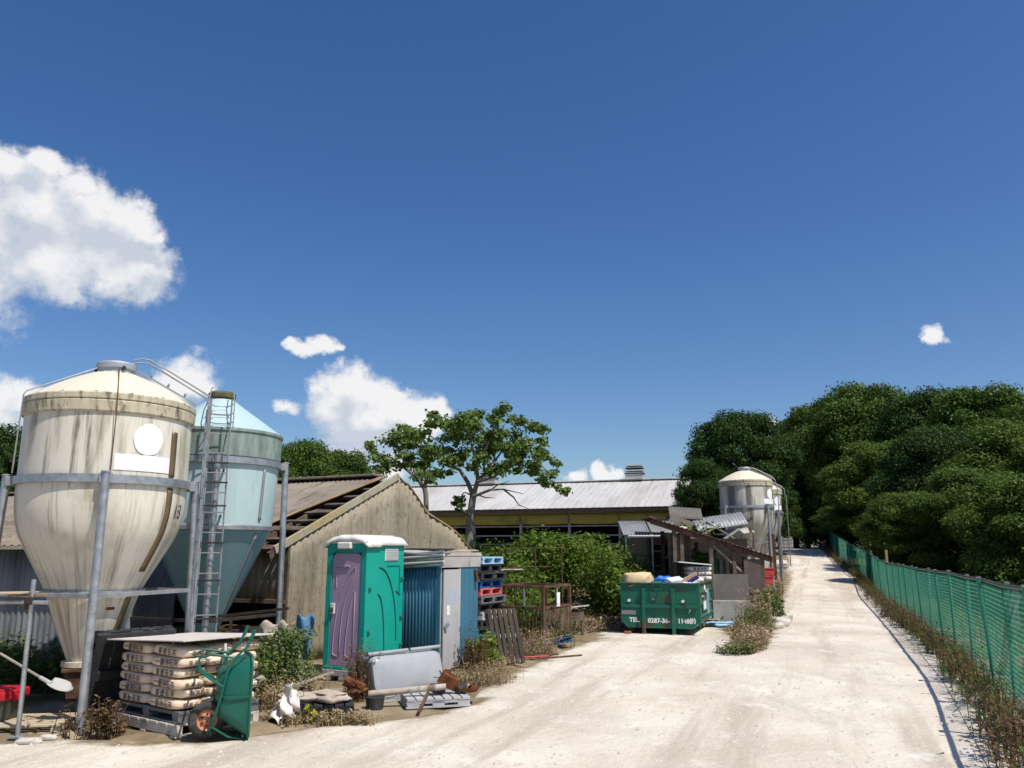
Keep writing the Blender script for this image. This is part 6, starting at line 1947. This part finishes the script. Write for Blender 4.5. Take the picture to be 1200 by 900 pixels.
for idx, (Y0, lab, base) in enumerate(((30.5, 'smaller open crowned tree leaning left behind the barn gable', (600, 520)), (27.5, 'large open crowned tree with bare forked trunk behind the barn', (768, 640)))):
    bx, by, bz = pau_xyz(base[0], base[1], Y0)
    t = thing('paulownia_tree', lab, 'tree', (bx, Y0, 0))
    cl = []
    P_ = lambda x, y, dy=0.0: tuple(Vector(pau_xyz(x, y, Y0 + dy)) - Vector((bx, Y0, 0)))
    for x, y, r, w in PAU:
        if w != idx: continue
        for q in range(4):
            rr = r / 3.333 / 950 * Y0 * (.70 + .45 * g.random())
            c = P_(x + r * .95 * (g.random() - .5) * 2, y + r * .8 * (g.random() - .5) * 2, (g.random() - .5) * 2.8)
            cl.append((c[0], c[1], c[2], rr * 1.1, int(80 * (r / 40) ** 1.6)))
    link('crown', leaf_mesh('crown', cl, .15, 'leaf_pau', flat=.62, up=.75, droop=.5, seed=90 + idx, shell=.12, aspect=.75, fold=.22), t)
    mb = MB()
    if idx:
        zz = P_(768, 640)
        limb(mb, [(zz[0], 0, -.2), P_(766, 560), P_(772, 470), P_(782, 400)], .15, .115, 10)
        limb(mb, [P_(782, 405), P_(760, 350, .3), P_(728, 300, .5), P_(700, 280, .6), P_(660, 200, .4), P_(600, 160, .2)], .085, .02)
        limb(mb, [P_(782, 405), P_(800, 340), P_(790, 260, -.3), P_(770, 180, -.4), P_(740, 110, -.3)], .09, .02)
        limb(mb, [P_(800, 345), P_(850, 290, .3), P_(900, 220, .6), P_(960, 160, .8)], .065, .015)
        limb(mb, [P_(795, 350), P_(860, 330, -.6), P_(940, 280, -.8), P_(1030, 270, -.9), P_(1100, 330, -.9)], .055, .015)
        limb(mb, [P_(790, 300), P_(830, 220, -.5), P_(870, 130, -.5), P_(890, 70, -.4)], .07, .015)
        limb(mb, [P_(728, 300, .5), P_(690, 290, .9), P_(640, 270, 1.0)], .06, .02)
        limb(mb, [P_(784, 405, -.1), P_(850, 380, -.5), P_(900, 378, -.6), P_(975, 395, -.7)], .055, .012, 6)
        limb(mb, [P_(900, 378, -.6), P_(940, 410, -.7), P_(960, 440, -.7), P_(1010, 458, -.7)], .035, .008, 5)
        limb(mb, [P_(850, 380, -.5), P_(880, 360, -.4), P_(925, 345, -.4)], .03, .008, 5)
        limb(mb, [P_(800, 400, -.2), P_(830, 410, -.4), P_(870, 412, -.4)], .03, .008, 5)
        limb(mb, [P_(768, 480, -.1), P_(740, 462, -.3), P_(722, 430, -.4), P_(745, 390, -.4)], .06, .015, 6)
        limb(mb, [P_(772, 400), P_(750, 390), P_(735, 400)], .03, .01, 5)
    else:
        limb(mb, [(0, 0, -.2), P_(600, 520), P_(597, 400), P_(592, 375)], .11, .09, 10)
        limb(mb, [P_(594, 380), P_(560, 330), P_(520, 300, .3), P_(480, 265, .4), P_(430, 240, .4)], .08, .02)
        limb(mb, [P_(592, 375), P_(600, 330), P_(590, 260), P_(560, 190, .3), P_(510, 150, .3)], .08, .02)
        limb(mb, [P_(560, 330), P_(540, 260, .3), P_(500, 210, .3)], .05, .015)
        limb(mb, [P_(596, 360), P_(610, 310, -.3), P_(620, 240, -.3)], .05, .015)
    mb.build('trunk', 'bark', t, smooth=60)

# ------------------------------------------------------------------ bushes and weeds
def bushes():
    g = np.random.default_rng(21)
    cl = []
    for i in range(250):
        y = 22.6 + 11 * g.random()
        x = (-4.0 + 8.6 * g.random()) * (y / 27)
        hmax = 2.55 - .035 * abs(x - 1.5) + .35 * mnoise.noise((x * .6, y * .6, 1.0))
        if y < 25.5: hmax *= .50 + .5 * (y - 22.6) / 2.9
        if y < 25.6 and x > .9 and x < 2.9: continue
        if x > 3.2 and y > 25.4: hmax *= .8
        r = .35 + .35 * g.random()
        z = max(.25, hmax * (1 - .75 * g.random() ** 1.6) - r * .6)
        cl.append((x, y, z, r, int(230 * (r / .5) ** 2)))
    o = link('thicket', leaf_mesh('thicket', cl, .135, 'leaf_bush', flat=.8, up=.6, seed=5, shell=.4, aspect=.6))
    tag(o, 'dense green thicket growing along the far barn', 'bushes', kind='stuff')
    def bush(label, c, rad, h, n, size, mt, seed, stems=True, flat=.85, name='leafy_bush'):
        g = np.random.default_rng(seed)
        t = thing(name, label, 'bush', (c[0], c[1], float(zg(*c))))
        cl = []
        for i in range(n):
            a = g.random() * 6.283; q = rad * math.sqrt(g.random()) * .8
            z = h * (.15 + .75 * g.random()) * (1 - .35 * (q / rad) ** 2)
            r = rad * (.22 + .18 * g.random())
            cl.append((q * math.cos(a), q * math.sin(a), z, r, int(26 + 9 * (r / size))))
        link('crown', leaf_mesh('crown', cl, size, mt, flat=flat, up=.5, seed=seed, shell=.3, aspect=.5), t)
        mb = MB()
        for k in range(7):
            a = k * .9
            mb.path([(.03 * math.cos(a), .03 * math.sin(a), -.03), (rad * .3 * math.cos(a), rad * .3 * math.sin(a), h * .45), (rad * .5 * math.cos(a), rad * .5 * math.sin(a), h * .8)], [.014, .010, .005], 5)
        mb.build('stem', 'bark_and_slat_shade', t, smooth=60)
        return t
    bush('bright green bush rising left of the skip before the hut', (3.15, 24.6), 1.15, 2.35, 60, .12, 'leaf_bush', 31)
    bush('lower green bush just left of the bright bush', (1.6, 26.4), 1.2, 2.2, 60, .12, 'leaf_bush', 33)
    bush('flowering bush with small pale flowers left of the toilet', (-3.30, 12.35), .52, 1.05, 46, .06, 'leaf_shrub', 41)
    bush('low green bush at the foot of the toilet left side', (-2.95, 11.95), .32, .55, 24, .055, 'leaf_shrub', 43)
    bush('lime green drooping plant by the blue shed and leaning pallet', (-.42, 14.55), .30, .62, 26, .10, 'leaf_lime', 45, flat=1.0, name='leafy_plant')
    bush('green weed bush beside the shed panel', (-.62, 14.75), .20, .62, 14, .07, 'leaf_lime', 46, name='leafy_plant')
    bush('green bush growing through the rusty cage', (-.05, 18.9), .62, 1.1, 36, .085, 'leaf_bush', 47)
    bush('green bush behind the pallet stack', (.05, 20.6), .9, 1.6, 40, .10, 'leaf_bush', 49)
    bush('green bush inside the timber shelter', (5.55, 25.4), .55, 2.1, 36, .09, 'leaf_bush', 51)
    bush('green bush under the collapsed roof frame', (6.6, 30.2), 1.1, 2.7, 50, .12, 'leaf_bush', 53)
    bush('green sprouting weed bush at the board beside the bank', (7.35, 23.7), .42, 1.15, 24, .08, 'leaf_shrub', 55)
    bush('small yellow flowered sprig by the black pallet', (-2.40, 10.18), .09, .22, 9, .045, 'sprig_yellow', 57, name='leafy_plant')
bushes()
def understory():
    g = np.random.default_rng(61)
    cl = []
    for y in np.arange(38, 80, .8):           # dark bushes added to fill the shade under the wood, behind the fence
        for _ in range(3):
            x = float(fence_x(y)) + 5.0 + 5 * g.random()
            r = .8 + .6 * g.random()
            cl.append((x, y, float(zg(x, y)) + r * .7 + .6 * g.random(), r, int(170 * r * r)))
    for _ in range(280):                      # thicket added to block the bright gap beyond the crest
        x, y = 15 + 36 * g.random(), 79 + 7 * g.random()
        if x < 21.5: y -= 9
        r = .8 + .7 * g.random()
        cl.append((x, y, float(ramp(y)) + .4 + 2.6 * g.random(), r, int(170 * r * r)))
    o = link('undergrowth', leaf_mesh('undergrowth', cl, .22, 'leaf_dark', flat=.8, up=.4, seed=62, shell=.4))
    tag(o, 'added dark undergrowth filling the shade below the wood and road end', 'bushes', kind='stuff')
understory()
def weeds():  # every patch is one mass nobody could count
    g = np.random.default_rng(77)
    def patch(name, label, mt, pts, **k):
        o = link(name, weed_mesh(name, pts, mt, **k))
        tag(o, label, 'weeds', kind='stuff')
    Z = lambda x, y: float(zg(x, y))
    # along the fence foot
    pts, pg = [], []
    y = 5.5
    while y < 74:
        for _ in range(2 if y < 30 else 3):
            x = float(fence_x(y)) - .18 - .34 * g.random() ** 1.4 * (1.0 if y < 22 else 1.3)
            n = int(8 * (.3 + g.random()) * (.7 + .6 * math.sin(y * .9) * math.sin(y * 2.3 + 1)))
            pts.append((x, y + .2 * g.random(), max(0, float(ramp(y))), .20, max(2, n)))
            if g.random() < .35:
                pg.append((x - .05, y, max(0, float(ramp(y))), .2, 7))
        y += .16 if y < 30 else .4
    patch('dry_weeds', 'dry brown weeds along the foot of the green fence', 'weed_brown', pts, h=(.08, .58), w=.006, leaf=.055, nleaf=6, lean=.6, seed=2)
    patch('green_weeds', 'green weeds mixed into the dry weeds along the fence', 'weed_green', pg, h=(.10, .42), w=.006, leaf=.07, nleaf=6, lean=.6, seed=4)
    # meadow grass behind the fence
    mp = []
    for _ in range(900):
        y = 6 + 38 * g.random() ** 1.3
        x = float(fence_x(y)) + .4 + 12 * g.random()
        mp.append((x, y, Z(x, y) + .02, .35, 9))
    patch('meadow_grass', 'long green grass on the slope behind the fence', 'weed_green', mp, h=(.12, .5), w=.010, leaf=.10, nleaf=2, lean=.8, seed=6)
    # bank between the skip and the far silos
    b1, b2, b3 = [], [], []
    for _ in range(170):
        y = 16.6 + 22 * g.random()
        xl = np.interp(y, [16.6, 17.6, 21.8, 27, 34, 42], [4.5, 5.1, 6.6, 8.3, 10.7, 13.6])
        wdt = np.interp(y, [16.6, 19, 23, 27, 40], [.15, .7, .9, 1.3, 1.4])
        x = xl - wdt * g.random() + .05
        if 26 < y < 29.2 and x > 7.6 and g.random() < .7: continue
        hz = Z(x, y)
        tall = y > 21.5
        (b1 if g.random() < .7 else b2).append((x, y, hz, .26, 12 if tall else 8))
        if y < 22: b3.append((x, y, hz, .25, 9))
    patch('dry_weeds', 'tall dry brown weeds on the bank below the far silos', 'weed_straw', [p for p in b1 if p[1] > 21.5], h=(.2, 1.05), w=.009, leaf=.085, nleaf=9, lean=.45, seed=8)
    patch('dry_weeds', 'short straw weeds at the near tip of the bank', 'weed_straw', [p for p in b1 + b3 if p[1] <= 22], h=(.10, .38), w=.006, leaf=.07, nleaf=6, lean=.8, seed=9)
    patch('green_weeds', 'green weeds among the dry weeds on the bank', 'weed_green', [p for p in b2 if p[1] > 20.5], h=(.10, .6), w=.008, leaf=.10, nleaf=8, lean=.5, seed=10)
    patch('green_weeds', 'low green weed tuft at the very tip of the bank', 'weed_green', [(4.2 + .5 * g.random(), 16.5 + .5 * g.random(), 0, .2, 16) for _ in range(6)] + [p for p in b2 if 17.5 < p[1] < 20.5], h=(.05, .22), w=.006, leaf=.07, nleaf=6, lean=.8, seed=11)
    # left foreground
    a1 = [(-5.25 + .9 * g.random(), 9.25 + .45 * g.random(), 0, .16, 6) for _ in range(11)] + [(-4.55 + .35 * g.random(), 9.35 + .4 * g.random(), 0, .14, 6) for _ in range(7)]
    patch('dry_weeds', 'dead brown weeds round the foot of the cream silo leg', 'weed_brown', a1, h=(.05, .40), w=.005, leaf=.06, nleaf=5, lean=.9, seed=12)
    a2 = [(-8 + 4.6 * g.random(), 11.2 + 2.4 * g.random(), 0, .25, 22) for _ in range(95)]
    patch('green_weeds', 'green weeds growing in the shade under the silos', 'weed_green', a2, h=(.15, .75), w=.008, leaf=.10, nleaf=8, lean=.6, seed=13)
    a3 = [(-3.6 + 1.1 * g.random(), 10.5 + 1.6 * g.random(), 0, .2, 9) for _ in range(30)]
    patch('dry_weeds', 'straw weeds behind the wheelbarrow', 'weed_straw', a3, h=(.08, .50), w=.004, leaf=.05, nleaf=4, lean=1.0, seed=14)
    a4 = [(-2.95 + 1.3 * g.random(), 10.02 + .35 * g.random(), 0, .14, 16) for _ in range(34)]
    patch('dry_grass', 'short dry grass along the front of the black pallet', 'weed_straw', a4, h=(.03, .14), w=.004, leaf=.04, nleaf=3, lean=1.2, seed=15)
    a5 = [(-2.22 + .28 * g.random(), 11.35 + .7 * g.random(), 0, .13, 16) for _ in range(14)]
    patch('dry_weeds', 'tall dry brown weeds between the toilet and the grey trough', 'weed_brown', a5, h=(.2, .75), w=.004, leaf=.04, nleaf=8, lean=.3, seed=16)
    a6 = [(-.95 + 1.0 * g.random(), 12.9 + 1.6 * g.random(), 0, .2, 16) for _ in range(44)]
    patch('dry_weeds', 'straw and brown weeds before the blue shed', 'weed_straw', a6, h=(.04, .30), w=.0035, leaf=.04, nleaf=3, lean=1.1, seed=17)
    a7 = [(-.78 + .3 * g.random(), 13.7 + .7 * g.random(), 0, .12, 9) for _ in range(9)]
    patch('dry_weeds', 'tall brown weed stalks against the blue shed panel', 'weed_brown', a7, h=(.3, .85), w=.006, leaf=.05, nleaf=9, lean=.3, seed=18)
    a8 = [(.0 + .75 * g.random(), 16.3 + 1.3 * g.random(), 0, .2, 15) for _ in range(26)]
    patch('dry_weeds', 'straw weeds and grass in front of the rusty cage', 'weed_straw', a8, h=(.06, .50), w=.004, leaf=.05, nleaf=4, lean=.9, seed=19)
    a9 = [(1.1 + 2.0 * g.random(), 21.4 + 5.0 * g.random(), Z(2, 24), .35, 14) for _ in range(120)]
    patch('dry_grass', 'flattened dead grass between the cage and the skip', 'weed_straw', a9, h=(.05, .24), w=.008, leaf=.10, nleaf=4, lean=1.6, seed=20)
    a10 = [(-.1 + 1.3 * g.random(), 17.9 + 2.6 * g.random(), 0, .25, 12) for _ in range(26)]
    patch('green_weeds', 'green weeds round and inside the rusty cage', 'weed_green', a10, h=(.2, .95), w=.007, leaf=.10, nleaf=9, lean=.5, seed=22)
    a11 = [(float(fence_x(y_)) + 3.5 + 5 * g.random(), y_, Z(float(fence_x(y_)) + 3, y_), .7, 20) for y_ in np.linspace(28, 74, 90)]  # dark leaves added where the wood edge lies in shade
    patch('undergrowth', 'added dark undergrowth standing in for shade behind the fence', 'leaf_dark', a11, h=(.4, 1.5), w=.015, leaf=.22, nleaf=16, lean=.6, seed=23)
weeds()
